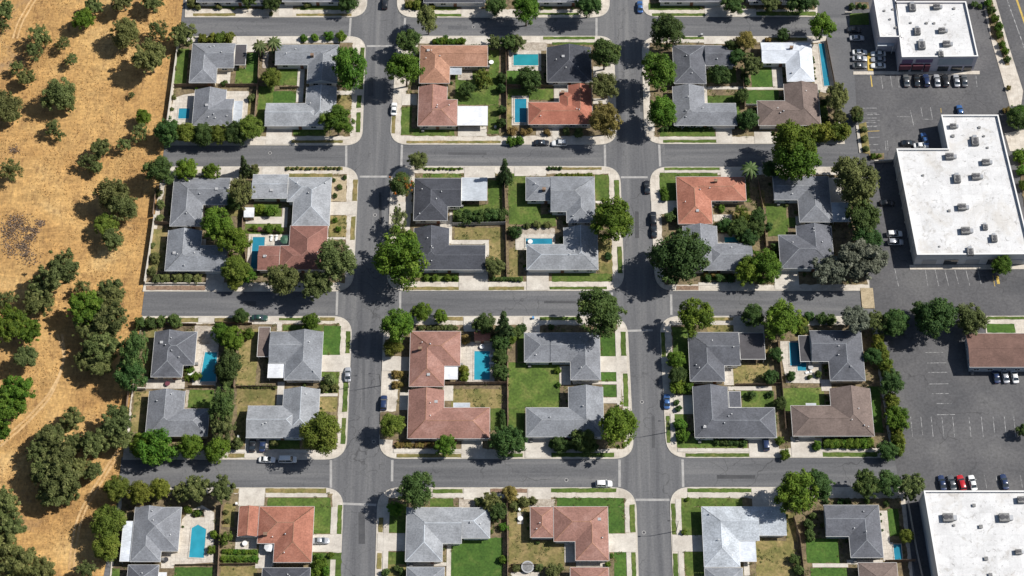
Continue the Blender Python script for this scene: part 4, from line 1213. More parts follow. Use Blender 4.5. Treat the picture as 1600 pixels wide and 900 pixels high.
T('G', 488, 440, 88, 'behind the two grey field-side houses', 1.4); T('G', 585, 530, 84, 'behind the bluish grey house by the pool fence', 1.3); T('Y', 598, 690, 80, 'beside the pool of the brick-red house', 1.2); T('Y', 590, 765, 46, 'at the driveway of the bluish grey house', 1.1); T('G', 665, 725, 42, 'at the foot of the blue pool', 1.1)
T('O', 842, 742, 84, 'in front of the split brick-red roof', 1.4, shape='round'); T('O', 1142, 640, 108, 'over the brick-red corner house and verge', 1.4, shape='round'); T('O', 1035, 778, 86, 'over the corner pavement below the brick-red house', 1.3)
B('D', 'dotted in the gravel garden of the gabled-garage house', (1195, 186, 14), (1168, 238, 18), (1140, 286, 16), (1135, 200, 12)); B('O', 'against the field edge of the grey houses', (168, 270, 26), (180, 330, 30), (175, 412, 28), (148, 630, 32), (130, 705, 28), (135, 560, 20))
for x in (160, 200, 270, 325, 385): B('O', 'in the clipped row below the bluish grey house', (x, 742, 32), h=.8)
hedge('O', 'on the verge above the gabled-garage house', (870, 135), (1180, 134), 10, 8, 1.0, 'row of tiny verge shrubs'); B('G', 'on the oval lawn behind the gabled garage', (730, 360, 36), (790, 370, 36), (700, 465, 22), (780, 465, 30), (830, 470, 28)); B('O', 'above the gabled garage wing', (700, 140, 30), (690, 160, 26)); B('G', 'at the corner house drive, dry lawn', (1140, 420, 18), (1160, 470, 18))
umbrella(865, 525, 'bin_green', 'dark green parasol standing for a teal glass triangle on the brick-red house terrace'); table_set(725, 470, 'maroon', 'reddish round table by the garden path fence'); B('G', 'at the brick-red house terrace edge', (900, 460, 14))  # the parasol stands in for a triangular teal glass piece
for i in range(2): lounger(820 - i * 28, 520, 1.5, 'white sun lounger on the terrace beside the brick-red roof')

# ------------------------------------------------ block between the two avenues, slate roofs
sheet_of(570, 240, 3.636)
block((152, 72), (1449, 72), (1474, 778), (122, 778), (6, 6, 6, 6), [(285, 112), (1385, 115), (1408, 726), (240, 726), (250, 600), (262, 300)])
lawn((700, 150, 780, 300), (500, 290, 782, 402), (815, 112, 915, 290), (320, 685, 530, 728), (330, 114, 545, 136), (1060, 680, 1405, 728), (1310, 120, 1388, 270), (705, 700, 900, 726)); drylawn((510, 420, 782, 490), (705, 490, 792, 702), (820, 540, 876, 702), (1330, 490, 1405, 682))
lawn((820, 282, 1000, 402), (1000, 345, 1086, 412)); verge((330, 80, 560, 92), (1418, 150, 1445, 260), (1437, 530, 1462, 680), (1050, 757, 1375, 771)); dryverge((1030, 79, 1345, 92), (225, 757, 553, 775), (705, 757, 905, 775))
drive((565, 76, 740, 140), (850, 76, 1030, 128), (535, 662, 700, 776), (920, 662, 1045, 776), (140, 275, 272, 340)); path((490, 492, 705, 516), (684, 516, 706, 586), (480, 330, 496, 512), (1310, 270, 1400, 284)); patio((856, 455, 1082, 548), (420, 380, 480, 445)); layr('patio', (295, 384, 425, 410), 'brick_bed'); paving((830, 425, 1080, 458))
pool('narrow blue pool half hidden behind the light grey hip roof', [(915, 484), (1065, 535)], 'water')
house('dark slate hip house with a flat pale garage beside it', [((283, 140, 548, 300), 'h', 'HG'), ((278, 140, 472, 380), 'v', 'HH')], 'slate', 'white', covers=[((551, 137, 694, 266), 'silver', 2.75)], near='dark slate house with the flat pale garage')
house('black slate L-shaped house ringed by a white garden path', [((300, 520, 685, 660), 'h', 'GG'), ((277, 412, 478, 660), 'v', 'HG')], 'slate', 'white', ('S', 610, 665), near='black slate house ringed by a white path')
house('light grey stepped L-shaped corner house over a wide green lawn', [((915, 127, 1110, 266), 'h', 'HG'), ((1055, 138, 1305, 330), 'h', 'GH', .15), ((1145, 138, 1308, 392), 'v', 'HH', .15)], 'midgrey', 'white', ('N', 960, 125), chimney=(1018, 210), near='stepped light grey corner house')
house('light grey hip-roofed corner house hiding a narrow pool behind it', [((920, 515, 1325, 660), 'h', 'HH'), ((1130, 410, 1323, 660), 'v', 'HG')], 'lightgrey', 'white', ('S', 980, 665), near='light grey house hiding the narrow pool')
fence('tall dark fence up the middle of the slate-roof block', (793, 150), (800, 390), (805, 702)); fence('grey fence between the two slate house yards', (500, 410), (800, 404), m='trim_grey')
T('O', 298, 38, 50, 'at the kerb above the dark slate house', 1.9, shape='round'); T('R', 205, 172, 70, 'flowering at the corner of the dark slate house', 1.3); T('C', 795, 92, 52, 'at the head of the tall dark fence', .9); T('O', 190, 375, 54, 'leaning at the kerb between the slate houses', 1.4, ry=80, shape='sparse')
T('G', 205, 592, 145, 'of the widest crown at the kerb beside the black slate house', 1.2); hedge('D', 'behind the dark slate house lawn', (530, 365), (790, 345), 40, 6, 1.1, 'dark loose hedge'); T('O', 735, 640, 54, 'at the driveway of the black slate house', 1.1, shape='round'); T('G', 1408, 378, 120, 'between the two light grey corner houses', 1.3)
T('D', 850, 445, 38, 'behind the narrow pool terrace', .8); B('O', 'in the bed above the narrow pool terrace', (920, 410, 22), (980, 405, 24), (1040, 405, 24)); B('D', 'clipped at the light grey house front corner', (1380, 585, 26)); hedge('Y', 'above the stepped light grey house', (1090, 124), (1290, 126), 15, 8, 1.0); hedge('D', 'on the verge above the stepped house', (1035, 84), (1120, 84), 12, 3, 1.0, 'row of small bushes'); hedge('D', 'below the tall dark fence', (720, 712), (890, 714), 15, 5, 1.0); B('G', 'in the front hedge of the black slate house', (350, 705, 22), (400, 705, 24), (475, 708, 24), (515, 708, 20)); B('O', 'at the kerb between the slate houses', (165, 440, 30), (215, 450, 26)); hedge('G', 'on the verge above the dark slate house', (340, 86), (550, 86), 9, 6, 1.0, 'row of tiny verge shrubs')
table_set(940, 500, 'trim', 'white round table at the narrow pool')

# ------------------------------------------------ block with the orange roof
sheet_of(970, 230, 3.4605)
block((155, 107), (1302, 107), (1345, 775), (188, 775), (6, 0, 0, 6), [(212, 150), (1265, 150), (1335, 742), (235, 742)])
lawn((212, 145, 302, 290), (212, 139, 522, 158), (670, 190, 698, 300), (900, 380, 950, 430), (430, 690, 620, 720)); lawn((790, 305, 900, 482)); drylawn((750, 232, 780, 330), (580, 345, 720, 400)); verge((235, 110, 535, 124)); layr('verge', (300, 750, 420, 772), 'brick_bed', .1)
drive((540, 109, 662, 160), (780, 109, 832, 160), (165, 290, 312, 362), (620, 668, 720, 772), (830, 660, 962, 772), (1100, 165, 1235, 400)); path((235, 126, 540, 138), (420, 732, 640, 748)); patio((525, 468, 642, 524), (500, 365, 600, 402), (945, 375, 975, 420)); layr('pavement', (1300, 762, 1368, 872), 'gravel')
pool('tiny turquoise spa pool behind the grey garage wing', [(560, 488), (634, 516)], 'water_teal', .25)
house('bright orange-tiled L-shaped corner house on a green lawn', [((302, 160, 675, 290), 'h', 'HH'), ((304, 160, 490, 415), 'v', 'HH')], 'orange', 'cream', ('W', 300, 320), chimney=(512, 188), near='orange-tiled corner house')
house('grey L-shaped house behind the tiny spa pool, big tree at its kerb', [((455, 520, 712, 665), 'h', 'HG'), ((340, 416, 525, 665), 'v', 'HG')], 'grey', 'cream', ('S', 650, 668), near='grey house with the tiny spa pool')
house('grey L-shaped house with a pale shaded terrace under dark trees', [((825, 158, 1120, 285), 'h', 'GH'), ((957, 158, 1140, 405), 'v', 'HH')], 'grey', 'white', ('N', 860, 160), covers=[((1143, 300, 1235, 402), 'silver', 2.6)], near='grey house with the pale terrace')
house('dark grey hip house under the silvery trees by the parking lot', [((858, 475, 1150, 655), 'h', 'HH'), ((955, 415, 1145, 655), 'v', 'HG')], 'slategrey', 'white', ('S', 900, 660), near='dark grey house under the silvery trees')
fence('dark fence between the orange house yard and the green lawn', (740, 190), (765, 330), (785, 560)); fence('brown fence behind the pale terrace toward the parking lot', (1262, 160), (1330, 700))
T('G', 945, 72, 115, 'over the street above the pale-terrace house', 1.3); T('O', 1262, 175, 108, 'darkly shading the pale-terrace house', 1.2, ry=130, shape='round', adj='dusky olive'); T('D', 1312, 395, 82, 'by the alley beside the pale-terrace house', 1.2, ry=110)
T('O', 1290, 285, 66, 'squeezed beside the pale terrace of the grey house', 1.3, adj='dusky olive'); T('D', 1335, 490, 74, 'between the silvery grove and the alley', 1.3); T('O', 1225, 118, 62, 'beside the street end near the pale terrace', 1.3, adj='dusky olive'); T('S', 1275, 610, 115, 'in the grove below the dark grey house', 1.1); T('S', 1130, 662, 100, 'overhanging the dark grey house front', 1.1); T('S', 1372, 600, 88, 'at the edge of the parking lot alley', 1.2)
T('P', 700, 112, 48, 'at the driveway of the orange house'); T('D', 315, 590, 145, 'of huge crown at the kerb beside the spa-pool house', 1.2); T('G', 690, 672, 74, 'over the driveway of the spa-pool house', 1.1); T('G', 782, 648, 88, 'between the spa-pool house and dark grey house', 1.1)
T('Y', 655, 360, 52, 'in the rear garden of the orange house', .9, shape='sparse'); T('D', 640, 440, 56, 'in the garden beside the tiny spa pool', .9); T('D', 740, 375, 44, 'against the dark fence of the orange house', 1.1); T('D', 690, 492, 50, 'beyond the tiny spa pool by the fence', 1.0)
B('D', 'in the front bed of the spa-pool house', (470, 705, 24), (540, 708, 28), (590, 712, 26)); B('B', 'in the brownish bed of the spa-pool house', (460, 690, 18), (500, 692, 18)); B('G', 'in the courtyard of the orange house', (545, 330, 24), (575, 410, 20), (530, 430, 20)); B('G', 'on the verge lawn beside the orange house', (232, 240, 26), (240, 275, 22)); B('D', 'behind the orange house driveway', (270, 380, 34), (300, 350, 22)); T('D', 725, 440, 46, 'in the middle of the orange house fence', 1.2); T('D', 810, 120, 44, 'at the street beside the pale-terrace house drive', 1.3); T('D', 560, 420, 40, 'behind the courtyard of the orange house', .9); B('D', 'at the back of the dark grey house', (835, 540, 26), (850, 590, 22), (800, 430, 26))
car(176, 385, 90, 'suv', 'black', 'black car at the kerb beside the orange house driveway'); car(180, 452, 90, 'sedan', 'black', 'black car nearest the huge tree of the spa-pool house'); car(142, 215, 90, 'sedan', 'black', 'dark car parked by the corner of the orange house')

# ================================================================== THIRD ROW, block beside the field
sheet_of(170, 460, 3.214)
block((168, 110), (1222, 110), (1190, 828), (70, 828), (0, 6, 6, 0), [(165, 148), (1162, 148), (1146, 778), (100, 778), (120, 480)])
drylawn((650, 175, 745, 462), (640, 475, 835, 556), (640, 556, 692, 760), (1060, 515, 1146, 590), (120, 490, 192, 690), (175, 160, 235, 400)); lawn((385, 480, 525, 570), (1062, 390, 1155, 495), (805, 726, 960, 776)); lush((1075, 158, 1164, 305)); verge((1190, 185, 1212, 295), (1175, 440, 1200, 590), (1168, 622, 1190, 750), (855, 118, 970, 132), (875, 155, 1075, 182)); dryverge((1060, 115, 1135, 132), (600, 800, 690, 820), (180, 118, 450, 140), (530, 118, 700, 140))
drive((1068, 305, 1212, 388), (685, 700, 802, 822), (450, 114, 530, 140)); path((1062, 498, 1150, 512), (600, 780, 1020, 796), (730, 138, 845, 150), (845, 140, 870, 185), (845, 440, 880, 560)); patio((430, 165, 548, 462), (188, 425, 382, 474)); paving((385, 480, 400, 570), (430, 160, 520, 250))
pool('bright turquoise pool beside the slate hip roof near the field', [(484, 292), (545, 292), (538, 438), (458, 440)], 'water_bright')
house('slate-grey hip house with a bright turquoise pool beside the field', [((228, 188, 437, 355), 'h', 'HH'), ((218, 188, 378, 415), 'v', 'HG')], 'slategrey', 'cream', near='slate-grey pool house near the field')
house('plain grey L-shaped house behind round street-side trees', [((190, 575, 500, 712), 'h', 'HH'), ((192, 475, 375, 712), 'v', 'HG')], 'grey', 'beige', near='plain grey house behind round trees')
house('grey corner house with a white patio roof and dark lean-to', [((808, 188, 1075, 345), 'h', 'GH'), ((888, 188, 1070, 430), 'v', 'HG')], 'midgrey', 'white', ('E', 1075, 345), covers=[((800, 338, 894, 418), 'white', 2.55), ((750, 165, 806, 312), 'browngrey', 2.4)], near='grey corner house with the white patio roof')
house('light grey corner house with two dark cars in its driveway', [((694, 560, 980, 720), 'h', 'GH'), ((872, 465, 1055, 720), 'v', 'HG')], 'lightgrey', 'white', ('S', 745, 722), near='light grey house with two cars in its driveway')
fence('brown fence beside the dry lawn of the white-patio house', (652, 165), (640, 330), (630, 475)); fence('fence between the turquoise pool and the plain grey house', (400, 466), (530, 466), h=1.4); fence('brown fence between the two dry rear lawns', (640, 468), (845, 468), h=1.4); fence('fence along the street above the turquoise pool', (160, 152), (440, 156), h=1.4); wall('white wall stub between field and slate-grey pool house', (95, 480), (188, 480), h=1.5); fence('dark fence between the field and plain grey house', (105, 470), (88, 600)); fence('brown fence along the street beside the turquoise pool house', (535, 148), (720, 152), h=1.5)
T('D', 665, 110, 42, 'round on the kerb above the dry lawn', 1.1, shape='dense'); T('G', 1012, 135, 44, 'at the kerb above the white-patio house', 1.4); T('G', 565, 195, 50, 'at the top of the turquoise pool patio', 1.1); T('G', 620, 222, 58, 'by the fence above the turquoise pool', 1.1); T('D', 598, 362, 64, 'right beside the turquoise pool', 1.0, ry=80)
T('D', 570, 550, 62, 'beside the green lawn of the plain grey house', 1.3, ry=80); T('O', 568, 665, 58, 'along the dry lawn behind the plain grey house', 1.2, ry=75); T('G', 545, 778, 64, 'at the street edge near the two-car driveway', 1.1); T('G', 410, 762, 66, 'rounded at the street edge below the plain grey house', 1.2, shape='dense'); T('G', 240, 770, 92, 'broad at the street edge below the plain grey house', 1.0); T('G', 170, 760, 64, 'where the street-side trees meet the field', 1.0)
T('Y', 1065, 695, 105, 'over the light grey corner house beside two parked white vehicles', 1.35, adj='bright yellow-green'); T('D', 128, 285, 66, 'in the tall screen between field and slate-grey pool house', 1.3, ry=100); T('D', 112, 395, 74, 'in the lower screen between field and slate-grey pool house', 1.2, ry=85)
B('D', 'in the row along the street above the slate-grey pool house', (160, 142, 36), (212, 142, 36), (265, 132, 32), (332, 137, 40)); B('G', 'on the pool house terrace', (440, 412, 26), (410, 380, 20), (395, 420, 18)); B('G', 'on the dry lawn by the dark lean-to', (700, 200, 30)); B('O', 'on the front lawn of the white-patio house', (1110, 430, 36), (1085, 470, 24), (1135, 470, 22)); B('O', 'beside the two-car driveway', (645, 752, 32), (830, 750, 22)); hedge('O', 'along the fence of the white-patio house', (660, 462), (840, 464), 11, 7, 1.0, 'low straggly hedge'); B('D', 'at the foot of the turquoise pool', (590, 440, 34), (575, 420, 26), (610, 300, 28))
table_set(295, 448, 'maroon', 'dark red round table on the white terrace of the slate-grey pool house'); table_set(410, 400, 'trim', 'pale table beside the turquoise pool')
car(795, 830, 0, 'sedan', 'white', 'white car at the kerb below the two-car driveway'); car(898, 830, 0, 'van', 'white', 'white van parked just ahead of a white car'); car(1200, 402, 90, 'sedan', 'silver', 'silver car at the kerb of the white-patio house'); car(758, 118, 0, 'sedan', 'green', 'dark green car on the kerb strip above the dark lean-to', base=.17)
car(722, 752, 90, 'sedan', 'black', 'dark car in the driveway nearest the dry lawn, light grey house', base=.27); car(772, 752, 90, 'sedan', 'navy', 'navy car in the driveway of the light grey house, beside shrubs', base=.27)
bin_(652, 716, 'pale wheeled bin on the dry lawn by the two-car driveway', 'trim'); street_lamp(1205, 468, 1, 'dark street lamp arching over the avenue by the two-car driveway block')

# ------------------------------------------------ block with the bright pool and long terracotta roofs
sheet_of(560, 450, 3.104)
block((125, 137), (1302, 137), (1337, 827), (98, 827), (6, 6, 6, 6), [(220, 180), (1258, 180), (1292, 780), (235, 780), (170, 745)])
lawn((728, 360, 978, 582), (728, 582, 806, 780), (640, 582, 692, 690), (770, 200, 806, 360)); drylawn((450, 490, 692, 582)); lush((1175, 218, 1250, 331), (1178, 408, 1256, 455), (1183, 470, 1260, 528)); verge((1273, 212, 1298, 330), (1285, 415, 1308, 575), (720, 803, 797, 820), (930, 800, 1240, 820), (880, 141, 1060, 156)); dryverge((185, 805, 510, 822), (420, 140, 508, 158))
bed('lawn_dry', (160, 400, 226, 442), (160, 452, 216, 492)); bed('brick_bed', (168, 742, 370, 778), (285, 180, 490, 205)); bed('soil', (130, 250, 215, 332), (105, 600, 225, 735))
drive((1172, 332, 1303, 408), (115, 335, 248, 402), (200, 505, 245, 592), (500, 732, 602, 825), (808, 720, 935, 825), (510, 141, 602, 212), (800, 141, 880, 218), (1187, 532, 1270, 560)); path((1040, 455, 1252, 468), (1250, 200, 1272, 575), (170, 782, 500, 800), (880, 160, 1070, 178), (412, 475, 460, 548)); patio((490, 262, 660, 466), (975, 380, 1030, 470))
pool('bright blue rectangular pool beside the long terracotta roof', [(562, 308), (638, 447)], 'water_bright')
house('long pink-brown hip roof with a white patio cover and bright pool', [((252, 210, 495, 378), 'h', 'HH'), ((248, 210, 418, 478), 'v', 'HH')], 'pinkbrown', 'beige', ('W', 245, 365), covers=[((413, 380, 481, 442), 'white', 2.5)], chimney=(300, 300), near='pink-brown house with the bright pool')
house('long pink-brown L-shaped house with vents and brick front bed', [((238, 580, 637, 730), 'h', 'HH'), ((242, 484, 415, 730), 'v', 'HG')], 'pinkbrown', 'cream', ('S', 550, 735), near='pink-brown house with the brick front bed', covers=[((462, 558, 540, 582), 'silver', 2.2)])
house('grey corner house under a big tree, separate square garage wing', [((805, 217, 930, 352), 'h', 'HG', -.15), ((932, 218, 1172, 366), 'h', 'GH'), ((1028, 218, 1172, 446), 'v', 'HH')], 'grey', 'white', ('N', 850, 215), near='grey corner house with the square garage wing')
house('grey L-shaped corner house with wide hip end over a long lawn', [((813, 580, 1190, 722), 'h', 'HH'), ((1020, 470, 1188, 722), 'v', 'HG')], 'midgrey', 'white', ('S', 870, 726), near='grey corner house over the long lawn')
shed((562, 208, 640, 256), 'orange', 'small orange-roofed pool cabin above the bright blue pool')
fence('brown fence below the bright blue pool', (418, 468), (722, 468)); fence('dark fence up the middle of the bright pool block', (722, 215), (722, 468), (724, 690))
T('G', 190, 178, 80, 'at the corner above the bright pool house', 1.5, shape='dense'); T('Y', 168, 285, 50, 'low beside the bright pool house driveway', 1.0); T('G', 305, 117, 45, 'at the kerb above the bright pool house', 1.5); T('G', 397, 138, 34, 'smaller, at the kerb above the bright pool house', 1.3); T('C', 705, 175, 58, 'by the orange pool cabin'); T('D', 610, 172, 50, 'leaning over the orange pool cabin', 1.0)
for y, r in ((265, 44), (335, 40), (405, 42)): T('D', 688, y, r, 'in the row between bright pool and dark fence', 1.0)
T('D', 1172, 115, 110, 'over the square garage corner house', 1.45, adj='rich green'); T('Y', 165, 665, 62, 'perfectly round on the kerb beside the brick front bed', 1.3); T('G', 422, 762, 50, 'over the brick front bed', 1.3); T('D', 720, 742, 80, 'below the middle fence beside the driveway', 1.0); T('G', 1262, 665, 86, 'at the corner of the long-lawn grey house', 1.4, ry=100); T('D', 1090, 742, 60, 'in front of the long-lawn grey house', 1.0); T('D', 975, 757, 42, 'beside the driveway of the long-lawn grey house', .9)
B('B', 'beside the bright pool patio', (520, 250, 26)); B('Y', 'between white patio cover and bright pool', (512, 395, 28), (515, 430, 28)); B('B', 'in the dry bed of the bright pool house', (180, 420, 22), (205, 418, 20), (178, 470, 20), (205, 470, 16)); hedge('O', 'in the brick bed above the bright pool house', (295, 192), (480, 192), 14, 7, .9); hedge('B', 'in the brick front bed of the long house', (180, 758), (365, 760), 14, 8, .8); B('D', 'above the square garage drive', (790, 195, 26), (760, 215, 30), (935, 190, 16)); B('G', 'along the far edge of the long lawn', (740, 250, 26), (965, 400, 18), (968, 470, 14)); hedge('D', 'along the front of the long-lawn house', (935, 765), (1150, 770), 24, 6, 1.0); hedge('D', 'by the dark fence below the dry lawn', (700, 600), (705, 690), 18, 4, 1.2)
car(123, 557, 90, 'suv', 'navy', 'navy car at the kerb beside the long pink-brown houses'); street_lamp(108, 473, -1, 'dark street lamp arching over the avenue beside the pink-brown houses'); table_set(600, 285, 'trim', 'white round table at the head of the bright pool'); lounger(650, 330, 0, 'white sun lounger beside the bright blue pool'); lounger(650, 365, 0, 'white sun lounger beside the bright blue pool')
bin_(848, 145, 'blue bin shape standing for a tarp on the verge above the square garage', 'canvas_blue')  # a blue tarp lies here; a bin shape is added in its place

# ------------------------------------------------ block of slate roofs by the parking lot
sheet_of(980, 450, 3.104)
block((157, 137), (1205, 137), (1292, 822), (192, 822), (6, 0, 0, 6), [(212, 180), (1185, 180), (1275, 778), (245, 778)])
lawn((555, 500, 712, 582), (705, 582, 724, 700), (240, 722, 582, 776), (225, 610, 290, 722), (950, 726, 1182, 776), (225, 190, 300, 500)); drylawn((515, 365, 690, 472), (670, 280, 692, 368), (385, 180, 520, 214)); lush((1170, 478, 1232, 702)); lawn((750, 485, 956, 597)); verge((283, 802, 598, 819), (895, 797, 1215, 819), (190, 620, 208, 750), (165, 215, 185, 335)); dryverge((410, 142, 520, 158))
drive((590, 722, 735, 820), (795, 722, 945, 820), (225, 520, 320, 612), (515, 145, 662, 216), (165, 335, 225, 368)); path((490, 478, 702, 497), (245, 778, 590, 795), (940, 778, 1200, 792), (385, 162, 520, 180), (212, 610, 232, 760)); patio((468, 390, 515, 472), (940, 445, 990, 500)); lay('patio', [(742, 258), (840, 258), (942, 370), (942, 462), (770, 460), (765, 420), (742, 300)], 'patio')
pool('L-shaped blue pool beside the dark carport of the slate house', [(785, 265), (834, 265), (838, 362), (868, 362), (868, 403), (826, 403), (824, 378), (790, 378)], 'water', .25)
house('slate-grey corner house with a ribbed dark flat garage roof', [((298, 215, 543, 376), 'h', 'HG'), ((300, 215, 468, 452), 'v', 'HH')], 'slategrey', 'white', covers=[((546, 218, 666, 345), 'dark', 2.75)], near='slate-grey corner house with the ribbed flat roof')
house('slate-grey L-shaped house with white roof vents and two driveways', [((328, 580, 720, 726), 'h', 'HH'), ((320, 468, 492, 726), 'v', 'HG')], 'slategrey', 'white', ('S', 650, 730), covers=[((494, 502, 550, 578), 'slategrey', 2.5)], near='slate-grey house with two driveways')
house('dark slate house above the L-shaped pool, shaded by silvery tree', [((890, 207, 1140, 356), 'h', 'GH'), ((975, 207, 1145, 450), 'v', 'HH')], 'slategrey', 'cream', covers=[((836, 232, 888, 356), 'dark', 2.5)], near='dark slate house above the L-shaped pool')
house('brown-grey L-shaped hip house beside the tall parking-lot hedge', [((798, 570, 1195, 718), 'h', 'HH'), ((990, 476, 1185, 718), 'v', 'HG')], 'browngrey', 'beige', ('S', 870, 722), near='brown-grey house by the parking-lot hedge', covers=[((868, 560, 915, 576), 'silver', 2.2)])
for k in range(3):
    pass
fence('brown fence between the L-shaped pool and its neighbour', (728, 262), (748, 465), (768, 690)); fence('brown fence between the two slate-grey houses', (520, 474), (738, 470), h=1.5)
T('G', 330, 140, 85, 'at the corner above the ribbed-roof house', 1.5); T('D', 610, 135, 55, 'over the driveway of the ribbed-roof house', 1.1); T('G', 752, 160, 90, 'above the head of the L-shaped pool', 1.2); T('S', 1105, 152, 76, 'over the dark slate house', 1.3); T('O', 1215, 160, 58, 'where the street meets the parking lot hedge', 1.2); T('D', 1292, 172, 64, 'on the parking lot corner by the hedge', 1.2)
T('D', 1282, 458, 58, 'breaking the parking-lot hedge beside the slate house', 1.2, adj='blue-green'); T('G', 1312, 632, 58, 'breaking the parking-lot hedge beside the brown-grey house', 1.2); T('D', 1262, 792, 48, 'at the street end of the parking-lot hedge', 1.0); T('D', 720, 320, 34, 'along the fence of the L-shaped pool', 1.2); T('D', 740, 560, 32, 'by the fence of the two-driveway house', 1.2); T('D', 1195, 330, 44, 'inside the parking-lot hedge by the slate house', 1.1); T('D', 695, 430, 36, 'on the yellowed lawn of the ribbed-roof house', 1.0)
hedge('Y', 'along the parking lot', (1215, 250), (1262, 420), 32, 6, 1.4, 'tall clipped hedge'); hedge('Y', 'along the parking lot, lower stretch', (1275, 520), (1322, 790), 32, 8, 1.4, 'tall clipped hedge')
B('D', 'round on the kerb above the L-shaped pool', (882, 137, 26)); B('D', 'above the dark slate house', (950, 150, 36), (985, 155, 30), (860, 200, 24)); B('Y', 'above the carport of the L-shaped pool', (850, 165, 30), (845, 205, 24)); T('G', 235, 345, 44, 'against the front of the ribbed-roof house', 1.0); T('D', 245, 420, 44, 'below the front of the ribbed-roof house', 1.0); B('G', 'in the front garden of the two-driveway house', (255, 660, 36), (270, 720, 32), (240, 480, 40), (290, 485, 34)); B('D', 'beside the L-shaped pool', (795, 428, 26), (885, 432, 16), (925, 420, 20)); hedge('G', 'along the front lawn of the brown-grey house', (960, 755), (1180, 752), 26, 7, .9); B('D', 'in the bed of the slate house side driveway', (240, 555, 18), (250, 585, 18)); hedge('D', 'at the front of the two-driveway house', (430, 745), (575, 750), 16, 5, 1.0); B('D', 'in the yard behind the two-driveway house', (600, 518, 26), (690, 515, 20)); B('G', 'beside the brown-grey house driveway', (920, 765, 26), (765, 810, 28), (740, 740, 26))
car(192, 550, 90, 'sedan', 'blue', 'blue car at the kerb by the slate house side driveway'); car(672, 752, 90, 'suv', 'navy', 'dark blue car in the front driveway of the two-driveway house', base=.27)
table_set(890, 385, 'trim_grey', 'grey round table beside the L-shaped pool'); lounger(880, 410, .2, 'white sun lounger at the L-shaped pool')
street_lamp(192, 700, -1, 'thin street lamp beside the two-driveway house')

# ================================================================== FOURTH ROW
sheet_of(130, 720, 3.721)
block((215, 157), (1514, 157), (1490, 800), (140, 800), (0, 6, 0, 0), [(230, 190), (1450, 190), (1435, 790), (150, 790)])
lush((530, 618, 752, 740)); lawn((1070, 215, 1440, 272), (1340, 270, 1440, 422), (800, 515, 1025, 596), (165, 625, 212, 700), (1320, 535, 1500, 700)); drylawn((795, 615, 1012, 740), (815, 250, 880, 385)); verge((1478, 258, 1503, 425)); dryverge((1060, 160, 1412, 187), (870, 160, 905, 187))
drive((1330, 428, 1500, 530), (905, 160, 1055, 262)); path((1435, 575, 1465, 700), (1440, 270, 1476, 425), (1060, 190, 1420, 212), (1000, 600, 1100, 625)); patio((885, 445, 1010, 515), (1020, 482, 1110, 610), (455, 530, 530, 625)); lay('patio', [(575, 340), (620, 290), (690, 258), (762, 300), (758, 590), (480, 610), (545, 520)], 'patio'); bed('soil', (630, 285, 705, 330))
pool('bright blue pool with pointed end beside a grey hip roof', [(632, 392), (668, 372), (716, 400), (702, 566), (616, 562)], 'water_bright')
house('grey hip house with a pale flat side annexe and pointed pool', [((300, 270, 562, 525), 'h', 'HH'), ((278, 270, 462, 586), 'v', 'HG')], 'grey', 'cream', covers=[((224, 352, 292, 584), 'pale', 2.6)], near='grey house with the pointed pool')
house('grey house below the pointed-pool house, pale terrace at its side', [((250, 605, 430, 860), 'v', 'HH')], 'slategrey', 'cream', covers=[((432, 650, 480, 760), 'white', 2.4)], near='grey house below the pointed pool', shrubs=1)
house('orange-red corner house with a lower separate garage roof', [((1020, 270, 1340, 480), 'h', 'HH'), ((1114, 270, 1334, 590), 'v', 'HH'), ((902, 262, 1018, 440), 'v', 'GG', -.15)], 'orange', 'cream', ('E', 1340, 470), chimney=(1060, 430), near='orange-red corner house')
house('dark slate house below the orange-red corner house', [((1035, 622, 1315, 860), 'h', 'HH')], 'slate', 'white', near='dark slate house below the orange-red one', shrubs=1)
fence('dark fence between the pointed pool and orange-red garage', (808, 255), (795, 460), (782, 740)); fence('dark fence below the vegetable beds of the orange-red house', (795, 606), (1000, 604), h=1.4); fence('low fence between pointed pool terrace and green lawn', (535, 608), (760, 606), h=1.0)
for i, (x, y, r) in enumerate(((195, 158, 78), (325, 190, 74), (445, 165, 66))): T('Y', x, y, r, 'in the dense row of three above the pointed-pool house', 1.2)
T('O', 655, 155, 78, 'at the street above the pointed pool', 1.2); T('O', 812, 168, 74, 'at the street above the orange-red garage', 1.3); T('O', 570, 190, 60, 'dark among trees above the pointed-pool house', 1.0)
T('Y', 145, 365, 108, 'massive, between the field and pale annexe', 1.0, adj='bright green'); T('Y', 138, 500, 84, 'below the massive one beside the pale annexe', 1.0, adj='bright green')
B('G', 'around the pointed pool', (610, 285, 30), (660, 305, 22), (760, 430, 30), (745, 520, 28)); T('Y', 830, 450, 48, 'beside the orange-red garage yard', .9, shape='sparse'); hedge('G', 'in the vegetable bed of the orange-red house', (810, 528), (1010, 530), 15, 8, .8); hedge('G', 'in the second vegetable bed of the orange-red house', (810, 570), (1010, 572), 17, 8, .8); B('G', 'below the silver car', (1370, 560, 26), (1385, 605, 42), (1440, 548, 20), (1350, 640, 34), (1410, 640, 30)); B('D', 'in the oval pool-side bed', (650, 310, 16), (680, 305, 18)); B('O', 'beside the orange-red garage fence', (830, 300, 18), (835, 350, 18))
car(1382, 465, 0, 'sedan', 'silver', 'silver car in the driveway of the orange-red house', base=.27); table_set(940, 480, 'trim', 'pale round table behind the orange-red garage'); umbrella(1082, 498, 'canvas_white', 'white parasol behind the orange-red corner house'); bin_(892, 250, 'white wheeled bin beside the orange-red garage', 'trim'); table_set(480, 575, 'metal_dark', 'dark round table on the pointed pool terrace')

